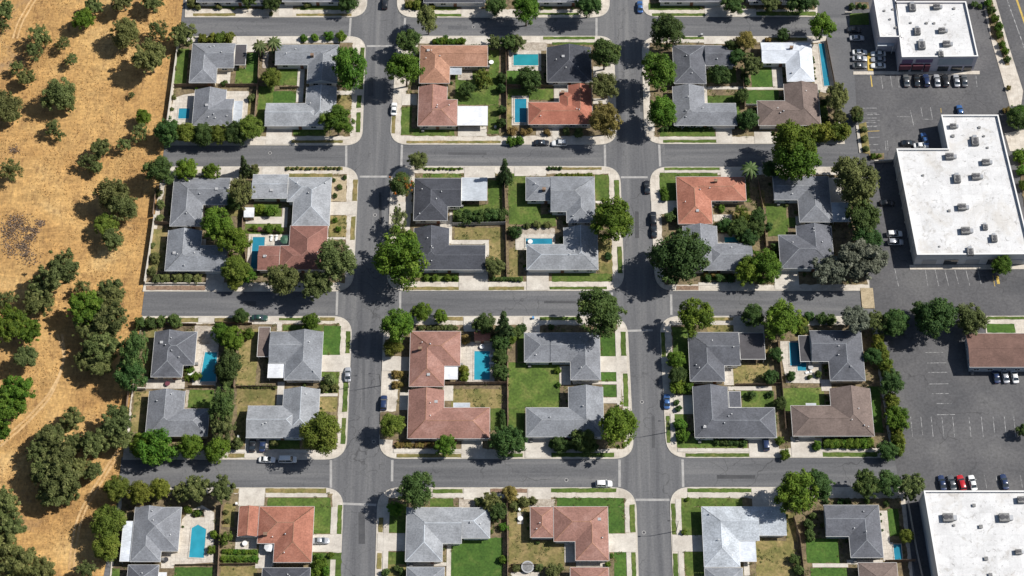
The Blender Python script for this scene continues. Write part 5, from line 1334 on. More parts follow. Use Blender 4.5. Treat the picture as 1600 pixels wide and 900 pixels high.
sheet_of(540, 720, 3.333)
block((168, 140), (1510, 140), (1532, 800), (148, 800), (6.5, 6.5, 0, 0), [(225, 193), (1455, 193), (1470, 790), (200, 790)])
lush((545, 400, 818, 740), (1102, 193, 1450, 240), (1365, 240, 1452, 378), (1400, 475, 1464, 740)); lawn((225, 225, 318, 376), (220, 475, 315, 565), (440, 195, 562, 240)); drylawn((850, 415, 1138, 552), (850, 200, 962, 415), (200, 540, 310, 740)); verge((1070, 143, 1410, 165), (1480, 228, 1508, 372), (1492, 478, 1515, 740), (455, 148, 610, 168)); dryverge((172, 295, 195, 372), (163, 480, 188, 565)); layr('verge', (755, 145, 945, 166), 'brick_bed', .1)
drive((165, 378, 318, 470), (1365, 380, 1512, 476), (615, 144, 752, 245), (950, 144, 1070, 240)); path((525, 440, 548, 740), (318, 530, 525, 548), (455, 172, 760, 190), (1455, 240, 1478, 372), (195, 240, 222, 740), (1466, 478, 1490, 740)); patio((860, 580, 1010, 740), (1140, 430, 1198, 530), (895, 270, 925, 330), (1200, 525, 1350, 552)); paving((590, 200, 730, 245), (950, 200, 1090, 238))
house('light grey L-shaped house with lower garage beside a lush lawn', [((316, 240, 604, 430), 'h', 'HG'), ((314, 240, 506, 525), 'v', 'HH'), ((606, 247, 752, 403), 'h', 'GH', -.15)], 'lightgrey', 'white', ('W', 315, 425), near='light grey house beside the lush lawn')
house('light grey house below the lush-lawn house', [((314, 553, 512, 900), 'v', 'HH')], 'midgrey', 'white', near='light grey house below the lush lawn one', shrubs=1)
house('brown terracotta corner house with separate square garage roof', [((1087, 240, 1366, 420), 'h', 'HH'), ((1195, 240, 1370, 520), 'v', 'HH'), ((962, 238, 1080, 400), 'v', 'HH', -.15)], 'pinkbrown', 'white', ('E', 1370, 425), near='brown terracotta corner house')
house('brown roofed house below the terracotta corner house', [((1172, 555, 1374, 900), 'v', 'HH')], 'pinkbrown', 'white', near='brown house below the terracotta one', shrubs=1)
fence('dark fence between the lush lawn and the dry lawn', (840, 200), (845, 740)); fence('fence above the trampoline', (860, 545), (1000, 545), h=1.2)
T('D', 365, 148, 90, 'at the corner above the lush-lawn house', 1.5, adj='rich green'); T('G', 258, 252, 40, 'beside the rich green corner one', 1.1); T('B', 860, 170, 40, 'at the kerb where the dark fence ends', 1.2, adj='rust-brown'); T('O', 765, 218, 54, 'over the lower garage drive', 1.0); T('D', 790, 260, 50, 'against the dark fence above the lush lawn', 1.0); B('G', 'round against the dark fence on the lush lawn', (825, 345, 26), (825, 515, 26)); B('O', 'above the terracotta garage', (930, 215, 36), (975, 210, 26), (880, 235, 26), (700, 215, 30)); B('O', 'around the trampoline', (890, 560, 24), (1010, 555, 26), (1080, 580, 40), (1110, 560, 26)); B('D', 'by the small light grey house front', (295, 580, 26), (265, 560, 22), (210, 580, 26)); B('G', 'at the terracotta corner house lower lawn', (1385, 495, 14), (1365, 540, 16))
X_, Y_ = Z(948, 553, .9); tr_ = thing('trampoline', 'round pale grey trampoline behind the terracotta corner house', 'trampoline', (X_, Y_, GZ + .08))
MB().tube((0, 0, .78), (0, 0, .86), 1.75, 1.75, 24).put('safety_pad', 'trim_grey', tr_); MB().tube((0, 0, .865), (0, 0, .88), 1.4, 1.4, 24).put('jumping_mat', 'hvac', tr_)
for i in range(6): MB().tube((1.6 * math.cos(i * 1.047), 1.6 * math.sin(i * 1.047), -.06), (1.6 * math.cos(i * 1.047), 1.6 * math.sin(i * 1.047), .79), .04, .04, 6).put('leg', 'metal', tr_)
car(1345, 120, 0, 'suv', 'white', 'white car at the kerb above the terracotta corner house'); bin_(905, 255, 'pale wheeled bin beside the terracotta garage', 'trim'); table_set(910, 300, 'trim', 'pale round table beside the terracotta garage')

sheet_of(1000, 710, 3.636)
block((168, 187), (1500, 187), (1560, 800), (192, 800), (6, 0, 0, 0), [(235, 248), (1480, 248), (1545, 790), (250, 790)])
lawn((235, 248, 582, 297), (235, 297, 360, 460), (255, 552, 372, 688)); drylawn((660, 490, 882, 740), (828, 330, 885, 500)); lush((945, 478, 1132, 617), (1410, 310, 1474, 465), (970, 645, 1180, 740)); verge((270, 193, 640, 216), (180, 280, 203, 455), (190, 565, 218, 740)); bed('soil', (930, 350, 1002, 478))
drive((185, 460, 362, 552), (636, 190, 810, 310)); path((205, 255, 235, 460), (270, 220, 620, 244), (980, 620, 1182, 642), (222, 552, 252, 740), (590, 610, 622, 690)); patio((1362, 320, 1412, 500), (1378, 500, 1442, 606), (1175, 600, 1380, 625))
pool('small blue pool beside the dark grey house and lot fence', [(1442, 512), (1486, 600)], 'water', .2)
house('pale speckled L-shaped corner house with silver flat annexe', [((353, 295, 672, 490), 'h', 'HG'), ((357, 295, 560, 640), 'v', 'HH'), ((672, 300, 828, 460), 'h', 'GG', -.15)], 'speckle', 'white', ('W', 355, 505), covers=[((560, 492, 658, 608), 'pale', 2.6)], near='pale speckled corner house')
house('grey speckled house below the pale speckled corner house', [((374, 645, 592, 960), 'v', 'HH')], 'midgrey', 'white', near='grey house below the pale speckled one', shrubs=1)
house('dark grey L-shaped hip house with small pool by the warehouse', [((1050, 288, 1356, 466), 'h', 'GH'), ((1185, 288, 1378, 586), 'v', 'HH')], 'slategrey', 'bluegrey', near='dark grey house with the small pool')
house('brown hip roof below the dark grey house with small pool', [((1250, 615, 1472, 900), 'v', 'HH')], 'browngrey', 'beige', near='brown house below the small pool', shrubs=1)
fence('tall fence between the pale speckled house and dark grey house', (870, 360), (905, 480), (935, 740)); fence('brown fence below the small pool by the warehouse', (1390, 612), (1560, 608)); fence('pale fence between the small pool yard and warehouse', (1520, 280), (1570, 560), (1610, 740), m='trim_grey')
T('G', 890, 212, 115, 'over the driveway of the pale speckled house', 1.4, adj='rich green'); T('D', 1012, 172, 84, 'behind the rich green one at the street', 1.4); T('D', 1285, 168, 84, 'at the street above the dark grey house', 1.2, shape='ragged'); T('D', 1415, 158, 72, 'at the street by the warehouse parking', 1.2); T('O', 1545, 182, 78, 'touching the warehouse parapet', 1.2); T('Y', 1515, 465, 44, 'beside the small pool by the warehouse', 1.1)
B('D', 'in the bed beside the dark grey house', (960, 400, 34), (965, 460, 36), (985, 350, 26)); B('D', 'above the dark grey house', (1180, 270, 26), (1140, 268, 22), (1400, 280, 20), (1290, 262, 24), (1060, 270, 20)); B('G', 'on the verge by the pale speckled house', (250, 440, 18), (270, 255, 14)); B('D', 'below the tall fence of the pale speckled house', (880, 600, 34), (905, 660, 36)); B('D', 'along the bed between house and small pool', (1370, 380, 9), (1376, 430, 9), (1365, 340, 9))
street_lamp(206, 436, -1, 'street lamp on the verge beside the pale speckled corner house')

# ================================================================== COMMERCIAL SIDE
def flat_block(label, parts, h, wallm, units, name='commercial_building', cat='building', par=.7, seams=True):
    """parts: roof outlines on the survey sheet, drawn at roof height"""
    polys = []
    for pts in parts:
        w = [Vector(Z(x, y, h + .02)) for x, y in pts]
        if sum(w[i].x * w[(i + 1) % len(w)].y - w[(i + 1) % len(w)].x * w[i].y for i in range(len(w))) < 0: w.reverse()
        polys.append(w)
    c = polys[0][0]
    t = thing(name, label, cat, (c.x, c.y, 0), 0)
    for w in polys:
        w = [p - c for p in w]; n = len(w)
        q = []
        for i in range(n):
            d0 = (w[i] - w[i - 1]).normalized(); d1 = (w[(i + 1) % n] - w[i]).normalized()
            n0, n1 = Vector((-d0.y, d0.x)), Vector((-d1.y, d1.x)); b = (n0 + n1).normalized()
            q.append(w[i] + b * .3 / max(.3, b.dot(n0)))
        v, f = [], []
        for p, r in zip(w, q): v += [(p.x, p.y, -.05), (p.x, p.y, h), (r.x, r.y, h), (r.x, r.y, h - par)]
        f = [(i * 4 + k, ((i + 1) % n) * 4 + k, ((i + 1) % n) * 4 + k + 1, i * 4 + k + 1) for i in range(n) for k in range(3)]
        obj('wall', mesh('wall', v, f, wallm), t)
        obj('roof', mesh('roof', [(p.x, p.y, h - par + .03) for p in q], [tuple(range(n))], 'membrane'), t)
        cv = []
        for p, r in zip(w, q):
            o = p - (r - p).normalized() * .06; i_ = r + (r - p).normalized() * .06
            cv += [(o.x, o.y, h - .08), (o.x, o.y, h + .05), (i_.x, i_.y, h + .05), (i_.x, i_.y, h - .08)]
        obj('parapet_cap', mesh('parapet_cap', cv, f, 'trim'), t)
    zr = h - par + .03
    for u in units:
        x, y, s = u
        X, Y = Z(x, y, zr + .6)
        X -= c.x; Y -= c.y
        un = obj('rooftop_unit', UNIT if s > .8 else VENTBOX, t, (X, Y, zr), random.choice((0, 0, math.pi / 2)), (s, s, min(s, 1.1)))
        if s > .8:
            obj('fan', FAN, un, (0, 0, 0)); obj('duct', DUCT, un, (0, 0, 0))
    return t, c
ub = MB().box(-1.3, -.75, .15, .55, .75, 1.05)
for y in (-.6, .5): ub.box(-1.35, y, 0, .6, y + .1, .15)
UNIT = ub.me('rooftop_unit', 'hvac')
FAN = MB().tube((-.75, 0, 1.05), (-.75, 0, 1.16), .48, .48, 14).tube((.05, 0, 1.05), (.05, 0, 1.12), .34, .34, 12).me('fan', 'metal_dark')
DUCT = MB().box(.55, -.45, .3, 1.25, .45, .8).box(.9, -.4, 0, 1.25, .4, .3).me('duct', 'metal')
VENTBOX = MB().box(-.55, -.55, 0, .55, .55, .5).box(-.65, -.65, .5, .65, .65, .62).me('rooftop_unit', 'hvac')
def line(x0, y0, x1, y1, m='line_white', w=.085):
    a, b = Vector(Z(x0, y0, .02)), Vector(Z(x1, y1, .02))
    d = (b - a).normalized(); n = Vector((-d.y, d.x)) * w
    o = obj('stall_line', mesh('stall_line', [(*(a - n), .020), (*(b - n), .020), (*(b + n), .020), (*(a + n), .020)], [(0, 1, 2, 3)], m), LOT)
    return o
def slab(name, pts, m, z0=-.03, z1=.13):
    w = [Vector(Z(x, y, z1)) for x, y in pts]
    if sum(w[i].x * w[(i + 1) % len(w)].y - w[(i + 1) % len(w)].x * w[i].y for i in range(len(w))) < 0: w.reverse()
    return struct(MB().prism(w, z0, z1).put(name, m))
def facade(t, c, p, q, z0, z1, m, name, depth=.12):
    """a flat piece on the wall between two plan points (relative to c)"""
    d = (q - p).normalized(); n = Vector((d.y, -d.x))
    MB().prism([p - c, q - c, q - c + n * depth, p - c + n * depth][::-1] if False else [p - c + n * depth, q - c + n * depth, q - c, p - c][::-1], z0, z1).put(name, m, t)

sheet_of(1280, 0, 4.5)
# main road beyond the shops
flat('main_road', [Z(x, y, .01) for x, y in ((1228, -60), (1340, 330), (1440, 640), (1620, 1250), (2400, 1250), (1900, -60))], .018, 'lot_asphalt')
def stripe(pts, m, w):
    for (x0, y0), (x1, y1) in zip(pts, pts[1:]):
        a, b = Vector(Z(x0, y0, .02)), Vector(Z(x1, y1, .02)); d = (b - a).normalized(); n = Vector((-d.y, d.x)) * w
        flat('lane_line', [a - n, b - n, b + n, a + n], .024, m)
stripe([(1300, -60), (1440, 330), (1560, 700)], 'line_white', .14); stripe([(1366, -60), (1500, 330)], 'line_yellow', .16); stripe([(1373, -60), (1507, 330)], 'line_yellow', .12)
slab('pavement', [(1170, -60), (1224, -60), (1336, 330), (1434, 640), (1420, 742), (1340, 748), (1290, 560), (1215, 300), (1160, 60)], 'concrete')
SEQ[0] = 6
lay('planting_bed', [(1172, -60), (1206, -60), (1236, 90), (1300, 260), (1340, 460), (1310, 460), (1255, 300), (1212, 260), (1182, 80)], 'soil', .1)
for x, y, r in ((1190, 20, 34), (1212, 70, 34), (1238, 130, 34), (1258, 190, 36), (1270, 245, 30), (1290, 310, 28), (1310, 360, 30), (1320, 420, 26)): B('G' if x % 4 else 'D', 'in the planted strip along the main road', (x, y, r), h=1.2)
B('B', 'by itself on the roadside pavement', (1330, 620, 20)); B('D', 'behind the shop building near the main road', (1090, 30, 26), (1130, 45, 22))
T('G', 1400, 800, 70, 'behind the smaller white annexe near the main road', 1.1); B('B', 'edging the main road corner', (1330, 770, 24), (1300, 775, 20))

shop, c0 = flat_block('white-roofed shop block with maroon and purple sign bands', [[(535, 10), (1032, 10), (1118, 395), (582, 400)], [(382, -20), (536, -20), (583, 258), (428, 258)]], 8.0, 'wall_mauve',
    [(655, 45, 1.3), (835, 48, 1.1), (690, 213, 1.2), (872, 215, 1.1), (720, 310, 1.4), (905, 308, 1.2), (645, 155, .5), (757, 157, .6), (810, 158, .55), (855, 375, 1.0), (520, 60, .5), (500, 130, .5), (540, 190, .6), (460, 70, .5), (950, 55, .6)])
A_, B_ = Vector(Z(582, 400, 8.02)), Vector(Z(1118, 395, 8.02))
fx = lambda t: A_.lerp(B_, t)
for a, b, z0, z1, m, nm in ((.02, .16, 4.6, 6.6, 'purple', 'sign_band'), (.2, .42, 4.9, 6.6, 'purple', 'sign_band'), (.0, .15, 2.2, 4.3, 'maroon', 'awning'), (.17, .31, 2.2, 4.3, 'maroon', 'awning'), (.33, .40, 1.0, 4.3, 'maroon', 'awning'),
                            (.01, .14, .2, 2.1, 'glass', 'shop_window'), (.17, .31, .2, 2.1, 'glass', 'shop_window'), (.5, .95, 3.6, 6.8, 'wall_bluegrey', 'sign_band'), (.52, .66, .2, 2.6, 'glass', 'shop_window'), (.7, .84, .2, 2.6, 'glass', 'shop_window'), (.87, .97, .2, 2.6, 'glass', 'shop_window')):
    facade(shop, c0, fx(a), fx(b), z0, z1, m, nm, .9 if nm == 'awning' else .14)
slab('pavement', [(240, 502), (1128, 498), (1128, 522), (240, 524)], 'concrete')
slab('planting_bed', [(338, 372), (375, 372), (380, 496), (342, 496)], 'line_yellow', -.03, .12)
pc = [Vector(Z(x, y, 4.5)) for x, y in ((405, 265), (552, 262), (524, 322), (412, 322))]
cc = sum(pc, Vector((0, 0))) / 4
co = MB().prism([p - c0 for p in pc][::-1], 4.2, 4.5).put('canopy', 'roof_silver', shop)
for p in pc[2:]: MB().box(p.x - c0.x - .1, p.y - c0.y - .1 + .3, -.05, p.x - c0.x + .1, p.y - c0.y + .1 + .3, 4.25).put('post', 'trim', co)
car_row = [(612, 'grey', 'sedan'), (687, 'black', 'sedan'), (752, 'navy', 'suv'), (828, 'silver', 'sedan'), (887, 'black', 'suv'), (965, 'silver', 'sedan'), (1020, 'grey', 'sedan')]
words = ['first from the yellow line', 'black, second', 'dark blue, third', 'silver, mid-row', 'black and tall, beyond the silver one', 'silver, one from the end', 'grey, last']
for (x, cl, kd), w_ in zip(car_row, words): car(x, 566, 90, kd, cl, f'{cl} car nosed to the shop pavement, {w_}')
for x, y, cl, w_ in ((245, 210, 'black', 'in the deep shade beside the shop block'), (265, 268, 'silver', 'in the shade beside the shop block, by a black car')): car(x, y, 0, 'sedan', cl, f'{cl} car {w_}')
for y, cl, w_ in ((368, 'white', 'farthest from the pavement'), (412, 'silver', 'middle'), (462, 'grey', 'next to the pavement')): car(285, y, 0, 'sedan', cl, f'{cl} car on the sunny side of the yellow planter, {w_}')
for y, cl, w_ in ((378, 'white', 'by the canopy'), (418, 'silver', 'in half shade'), (462, 'white', 'by the pavement')): car(415, y, 180, 'sedan', cl, f'{cl} car between the yellow planter and the shops, {w_}')
car(990, 782, 95, 'sedan', 'blue', 'light blue car behind the smaller white annexe')
for a in ((435, 540, 447, 622), (500, 530, 514, 616), (1102, 530, 1110, 612), (715, 755, 730, 840), (782, 755, 797, 838), (555, 535, 562, 615), (640, 775, 664, 880)): line(*a)
line(362, 530, 372, 610, 'line_yellow', .16); line(855, 760, 858, 792, 'line_yellow')
for y in (760, 795, 830, 862, 890): line(300, y, 405, y)
line(550, 820, 640, 820); line(735, 838, 800, 838)
slab('planting_bed', [(255, 15), (345, 15), (352, 60), (255, 62)], 'soil'); B('D', 'in the bed beside the shop block', (230, 45, 26), (285, 40, 20), (320, 45, 18)); slab('planting_bed', [(215, 95), (345, 90), (352, 172), (215, 176)], 'lawn'); wall('short dark wall beside the shop block car park', (178, 98), (225, 98), h=1.0, z0=.0)
T('D', 268, 820, 44, 'on the planter island of the lot', 1.1, shape='round', adj='dusky green')

sheet_of(1280, 160, 3.103)
wh, c1 = flat_block('large white-roofed warehouse with annexe and many rooftop units', [[(375, 224), (625, 224), (592, 60), (868, 60), (906, 224), (1030, 735), (475, 738)]], 6.2, 'wall_tilt',
    [(640, 262, 1.3), (815, 290, 1.2), (668, 365, 1.3), (768, 360, 1.3), (505, 350, .5), (700, 508, 1.3), (632, 522, .6), (718, 622, 1.4), (805, 600, .9), (848, 655, 1.1), (732, 720, 1.2), (655, 115, 1.0), (650, 160, .7), (755, 183, 1.4), (778, 118, .6), (800, 160, .5), (818, 216, .5), (585, 695, .4)])
A1, B1 = Vector(Z(475, 738, 6.22)), Vector(Z(1030, 735, 6.22))
for i in range(5): facade(wh, c1, A1.lerp(B1, .07 + i * .19), A1.lerp(B1, .19 + i * .19), .3, 3.0, 'glass' if i % 2 else 'trim_grey', 'shop_window' if i % 2 else 'roller_door')
W0, W1 = Vector(Z(375, 224, 6.22)), Vector(Z(475, 738, 6.22))
for i in range(7):
    p = W0.lerp(W1, .06 + i * .135); d = (W1 - W0).normalized(); n = Vector((d.y, -d.x)); n = n if n.x < 0 else -n
    MB().prism([p - c1, p - c1 + d * .5, p - c1 + d * .5 + n * .25, p - c1 + n * .25], -.05, 5.6).put('pilaster', 'wall_tilt', wh)
slab('pavement', [(438, 788), (1000, 786), (1000, 808), (440, 810)], 'concrete')
for a in ((362, 785, 385, 892), (515, 812, 526, 888), (558, 795, 580, 890), (610, 815, 628, 890), (658, 812, 676, 882), (712, 815, 730, 888), (770, 815, 785, 880)): line(*a)
line(842, 838, 852, 892, 'line_yellow'); line(862, 840, 870, 880, 'line_yellow', .4)
T('G', 885, 790, 48, 'standing alone before the warehouse wall', 1.3)
slab('pavement', [(178, 110), (190, 110), (210, 240), (195, 245)], 'kerb', -.03, .25); slab('planting_bed', [(193, 105), (228, 95), (248, 250), (212, 245)], 'lawn_dry')
B('O', 'in the dry planter strip of the parking lot', (215, 130, 20), (222, 175, 20), (228, 225, 18)); slab('planting_bed', [(240, 250), (315, 245), (315, 275), (245, 278)], 'soil'); B('G', 'by the warehouse planter corner', (262, 262, 16), (290, 260, 15))
for y in (60, 90, 115, 140, 170, 205, 232): line(232, y, 292, y - 2, 'line_yellow' if y == 140 else 'line_white')
for x in (320, 330): line(x, 185, x + 4, 235)
car(330, 488, 0, 'sedan', 'black', 'black car alone in the warehouse shade'); car(365, 638, 0, 'suv', 'white', 'white car parked in the warehouse shade, beside its pale twin'); car(370, 678, 0, 'suv', 'silver', 'silver car beside a white one in the warehouse shade'); car(512, 178, 100, 'sedan', 'blue', 'light blue car in the shaded nook beside the annexe'); car(432, 198, 0, 'sedan', 'black', 'black car just above the warehouse corner'); car(494, 210, 0, 'sedan', 'white', 'white car tucked against the warehouse top wall')
B('G', 'beyond the warehouse wall toward the main road', (975, 260, 40), (985, 330, 34), (995, 400, 30)); T('D', 965, 80, 52, 'beyond the annexe corner', 1.0)
slab('pavement', [(900, 150), (1000, 130), (1020, 240), (925, 235)], 'concrete'); lay('planting_bed', [(955, 240), (1100, 230), (1180, 620), (1010, 600)], 'soil', .2)
wall('low wall across the top of the warehouse shade', (265, 292), (352, 288), h=1.2, z0=.0)

sheet_of(1350, 420, 2.5)
slab('pavement', [(476, 184), (900, 182), (900, 400), (476, 250)], 'concrete'); SEQ[0] = 5
layr('verge', (480, 187, 800, 198), 'lawn', .1); layr('lawn', (480, 215, 590, 250), 'lawn_lush', .1)
house('long brown-roofed low building at the parking lot', [((405, 252, 900, 384), 'h', 'GG', 1.2)], 'brown', 'bluegrey', pitch=.22, near='long brown-roofed building', shrubs=0)
for x, cl, w_ in ((515, 'navy', 'by the shaded end wall'), (551, 'silver', 'in the middle'), (588, 'white', 'at the end')): car(x, 418, 95, 'sedan', cl, f'{cl} car below the long brown-roofed building, {w_} of three')
for y, a, b in ((327, 240, 310), (368, 247, 320), (405, 252, 325), (450, 255, 330), (488, 265, 332), (527, 278, 342), (570, 285, 355)): line(a, y, b, y - 1)
for x in (182, 222, 262, 304, 346, 410, 458, 504, 548, 585): line(x, 578, x + 8, 656)
for x in (470, 515, 610): line(x, 805, x + 10, 858)
T('D', 285, 185, 76, 'at the entrance of the parking lot, tallest of three', 1.2); T('O', 415, 198, 60, 'at the lot entrance beside the brown-roofed building', 1.2, shape='round', adj='dusky olive'); T('D', 120, 208, 50, 'at the lot entrance nearest the clipped hedge', 1.1); T('D', 230, 175, 46, 'small, between the lot entrance ones', 1.2); T('D', 622, 632, 26, 'on the lot by the stall lines', 1.4)
for x, cl, w_ in ((305, 'navy', 'beside the empty end stall'), (343, 'grey', 'between navy and red ones'), (380, 'red', 'bright among dark ones'), (424, 'white', 'next to a red one')): car(x, 836, 98, 'sedan' if cl != 'red' else 'suv', cl, f'{cl} car nosed to the warehouse parapet wall, {w_}')
car(548, 832, 98, 'sedan', 'navy', 'navy car alone between empty stalls at the warehouse wall')

sheet_of(1360, 700, 4.5)
flat_block('white-roofed warehouse with stained roof and pale side wall', [[(376, 300), (1700, 300), (1820, 1150), (520, 1150)]], 8.0, 'wall_tilt',
    [(560, 490, 1.5), (955, 490, 1.5), (778, 550, .8), (815, 775, .8), (845, 890, .8), (1075, 365, 1.2), (730, 400, .7), (590, 540, .5), (1050, 730, .9)], name='warehouse', cat='warehouse')

# ================================================================== THE DRY FIELD
OAKTXT = {(30, 60): 'beside the pale wheel tracks in the field', (20, 150): 'just below the oak beside the wheel tracks',
    (220, 200): 'in the loose trio on open dry grass', (255, 240): 'in the loose trio on open dry grass', (200, 300): 'in the loose trio on open dry grass',
    (370, 250): 'of the thin pair next to the loose trio', (420, 345): 'of the thin pair next to the loose trio', (95, 395): 'joined to a ragged oak near the loose trio', (150, 460): 'joined to a thin oak near the loose trio',
    (30, 620): 'with a ragged oak at its foot', (60, 680): 'at the foot of a round oak on open grass', (345, 555): 'with a smaller ragged oak against its side', (400, 600): 'against the side of a lone round oak',
    (490, 115): 'touching a ragged oak in the open field', (545, 35): 'touching the bright green rounded oak', (735, 195): 'beside a large ragged oak near the field wall', (880, 345): 'near the field wall of the carport house',
    (720, 8): 'on grass level with houses above the top street', (890, 0): 'close to the houses above the top street', (930, 170): 'near the end of the top street',
    (310, 745): 'of the thin pair alone in bare grass', (345, 790): 'of the thin pair alone in bare grass', (840, 690): 'beside the tall hedge of the small-pool house', (815, 775): 'just below the small bright green oak',
    (590, 872): 'between two thin oaks near the second street end', (722, 848): 'nearest the end of the second street', (770, 555): 'no more than a sapling near the wall',
    (60, 165): 'far out from the second street end', (515, 120): 'beside the ragged oak near the second street', (565, 160): 'below the thin oaks near the second street', (660, 310): 'forming the top of a tall double crown', (720, 385): 'forming the foot of a tall double crown',
    (620, 490): 'just below the tall double-crowned oaks', (660, 575): 'merged with a yellow-green oak below the double crown', (350, 760): 'between the dead scrub ring and the thicket', (230, 875): 'below the big oak near the scrub ring', (640, 875): 'at the upper edge of the oak thicket', (480, 860): 'filling the gap above the oak thicket'}
def oak(x, y, r, sp='O', shape=None, k=1.28, txt=None):
    rm = r * zm(y) * 1.03
    zc = max(1.2, rm * k)
    X, Y = Z(x, y, zc)
    g = ground_z(X, Y)
    X, Y = Z(x, y, zc + g)
    size = 'large' if rm > 5.2 else ('small' if rm < 3.3 else 'middling')
    shape = shape or 'ragged'
    look = {('O', 'ragged'): 'olive-green ragged oak', ('O', 'sparse'): 'thin straggly grey-green oak', ('G', 'round'): 'bright green rounded oak', ('Y', 'round'): 'yellow-green rounded oak', ('D', 'round'): 'dark green rounded oak', ('O', 'round'): 'olive-green round oak', ('G', 'ragged'): 'fresh green ragged oak', ('S', 'sparse'): 'pale grey sparse oak'}[(sp, shape)]
    txt = OAKTXT.get((x, y), txt)
    t = tree_at(X, Y, g, rm, zc, sp, shape, f'{size} {look} {txt or "standing on the open dry grass field"}', 'oaks of the dry field', name='oak_tree')
thick = 'in the oak thicket beside the turquoise pool house'; thick2 = 'in the dense oak clump where the fourth street meets the field'; thick3 = 'in the oak clump at the field track'; thick4 = 'in the oak clump facing the pale annexe'; edge = 'on dry grass close to the houses'
sheet_of(0, 0, 3.75)
for a in ((30, 60, 60), (20, 150, 42, 'O', 'sparse'), (220, 200, 72, 'O', 'sparse'), (255, 240, 50, 'O', 'sparse'), (200, 300, 62, 'O', 'sparse'), (370, 250, 50, 'O', 'sparse'), (420, 345, 45, 'O', 'sparse'), (95, 395, 48, 'O', 'sparse'), (150, 460, 55), (30, 620, 90, 'O', 'round'), (60, 680, 60), (345, 555, 92, 'O', 'round'), (400, 600, 55, 'O'),
          (490, 115, 62, 'G', 'round'), (545, 35, 55), (735, 195, 84, 'O', 'round'), (880, 345, 104), (720, 8, 70), (890, 0, 70), (930, 170, 66, 'O', 'sparse'), (310, 745, 55, 'O', 'sparse'), (345, 790, 40, 'O', 'sparse'), (840, 690, 46, 'G', 'round'), (815, 775, 55, 'O', 'sparse'), (590, 872, 66), (722, 848, 50, 'O', 'sparse'), (770, 555, 22, 'O', 'sparse')): oak(*a)
sheet_of(0, 220, 3.75)
for a in ((60, 165, 74, 'O', 'sparse'), (515, 120, 58, 'O', 'sparse'), (565, 160, 45), (660, 310, 96, 'O', 'round'), (720, 385, 84, 'O', 'round'), (620, 490, 66, 'Y', 'round'), (660, 575, 62, 'O', 'round'), (350, 760, 118), (230, 875, 82), (640, 875, 76), (480, 860, 56, 'O', 'sparse')): oak(*a)
sheet_of(0, 440, 3.4625)
for a in ((215, 100, 84), (35, 95, 62, 'O', 'sparse'), (590, 80, 86), (460, 140, 100, 'G', 'ragged'), (600, 215, 104), (480, 250, 84), (560, 350, 96), (460, 430, 66, 'O'), (545, 455, 74)): oak(*a, txt=thick)
for a in ((45, 245, 104, 'G', 'ragged'), (150, 270, 74, 'G', 'ragged'), (140, 410, 72, 'O'), (90, 600, 88, 'G', 'ragged'), (25, 680, 104, 'G', 'ragged'), (15, 820, 52, 'G', 'ragged')): oak(*a, txt=thick3)
for a in ((385, 745, 62), (275, 835, 84), (640, 765, 92), (500, 865, 60)): oak(*a, txt=edge)
sheet_of(0, 660, 3.75)
for a in ((305, 90, 84), (225, 170, 74), (350, 200, 100), (265, 280, 96), (360, 330, 116), (300, 420, 92), (400, 420, 70), (470, 260, 70), (540, 285, 62), (560, 130, 84), (700, 90, 80), (450, 120, 60)): oak(*a, txt=thick2)
for a in ((20, 500, 104), (60, 610, 84), (10, 720, 92), (90, 845, 120), (240, 860, 84), (510, 860, 56)): oak(*a, txt=thick4)
# dead scrub ring, stones and logs
sheet_of(0, 220, 3.75)
sv, sf = [], []
for x, y, r, n in ((60, 500, 60, 420), (45, 550, 45, 260), (110, 480, 60, 420), (150, 520, 40, 160), (238, 485, 26, 240), (205, 530, 26, 200), (175, 570, 32, 280), (140, 620, 36, 320), (150, 660, 26, 180), (70, 640, 60, 260), (110, 570, 90, 240), (85, 60, 30, 200), (170, 690, 60, 200)):
    for _ in range(n // 2):
        X, Y = Z(x + random.gauss(0, r * .5), y + random.gauss(0, r * .42), 0)
        z = ground_z(X, Y); a = U(0, 6.28)
        for j in range(3):
            a += 1.05; k = len(sv); q = U(.12, .34); h = U(.1, .4); dx, dy = math.cos(a) * q, math.sin(a) * q
            sv += [(X - dx, Y - dy, z + .01), (X + dx, Y + dy, z + .02 + h * .4), (X + U(-.2, .2), Y + U(-.2, .2), z + h)]; sf.append((k, k + 1, k + 2))
o = obj('dead_scrub', mesh('dead_scrub', sv, sf, 'scrub_dead')); o['kind'] = 'stuff'; o['label'] = 'grey-brown dead scrub in a ring on the dry field'; o['category'] = 'scrub'
def ribbon(pts, w):
    """worn earth track following the ground"""
    v, f = [], []
    P3 = [Vector(Z(x, y, 0)) for x, y in pts]
    pt = []
    for i in range(len(P3) - 1):
        for j in range(10):
            t = j / 10; p0 = P3[max(0, i - 1)]; p1 = P3[i]; p2 = P3[i + 1]; p3 = P3[min(len(P3) - 1, i + 2)]
            pt.append(.5 * ((2 * p1) + (p2 - p0) * t + (2 * p0 - 5 * p1 + 4 * p2 - p3) * t * t + (3 * p1 - p0 - 3 * p2 + p3) * t ** 3))
    for i, p in enumerate(pt):
        d = (pt[min(i + 1, len(pt) - 1)] - pt[max(i - 1, 0)]).normalized(); n = Vector((-d.y, d.x))
        a = w * (1 + .35 * noise.noise((i * .3, 0, 0))); b = w * (1 + .35 * noise.noise((i * .3, 5, 0)))
        for q in (p - n * a, p, p + n * b): v.append((q.x, q.y, ground_z(q.x, q.y) + .05))
    for i in range(len(pt) - 1):
        k = i * 3; f += [(k, k + 1, k + 4, k + 3), (k + 1, k + 2, k + 5, k + 4)]
    o = obj('path', mesh('path', v, f, 'track', True)); struct(o)
sheet_of(0, 0, 1.0)
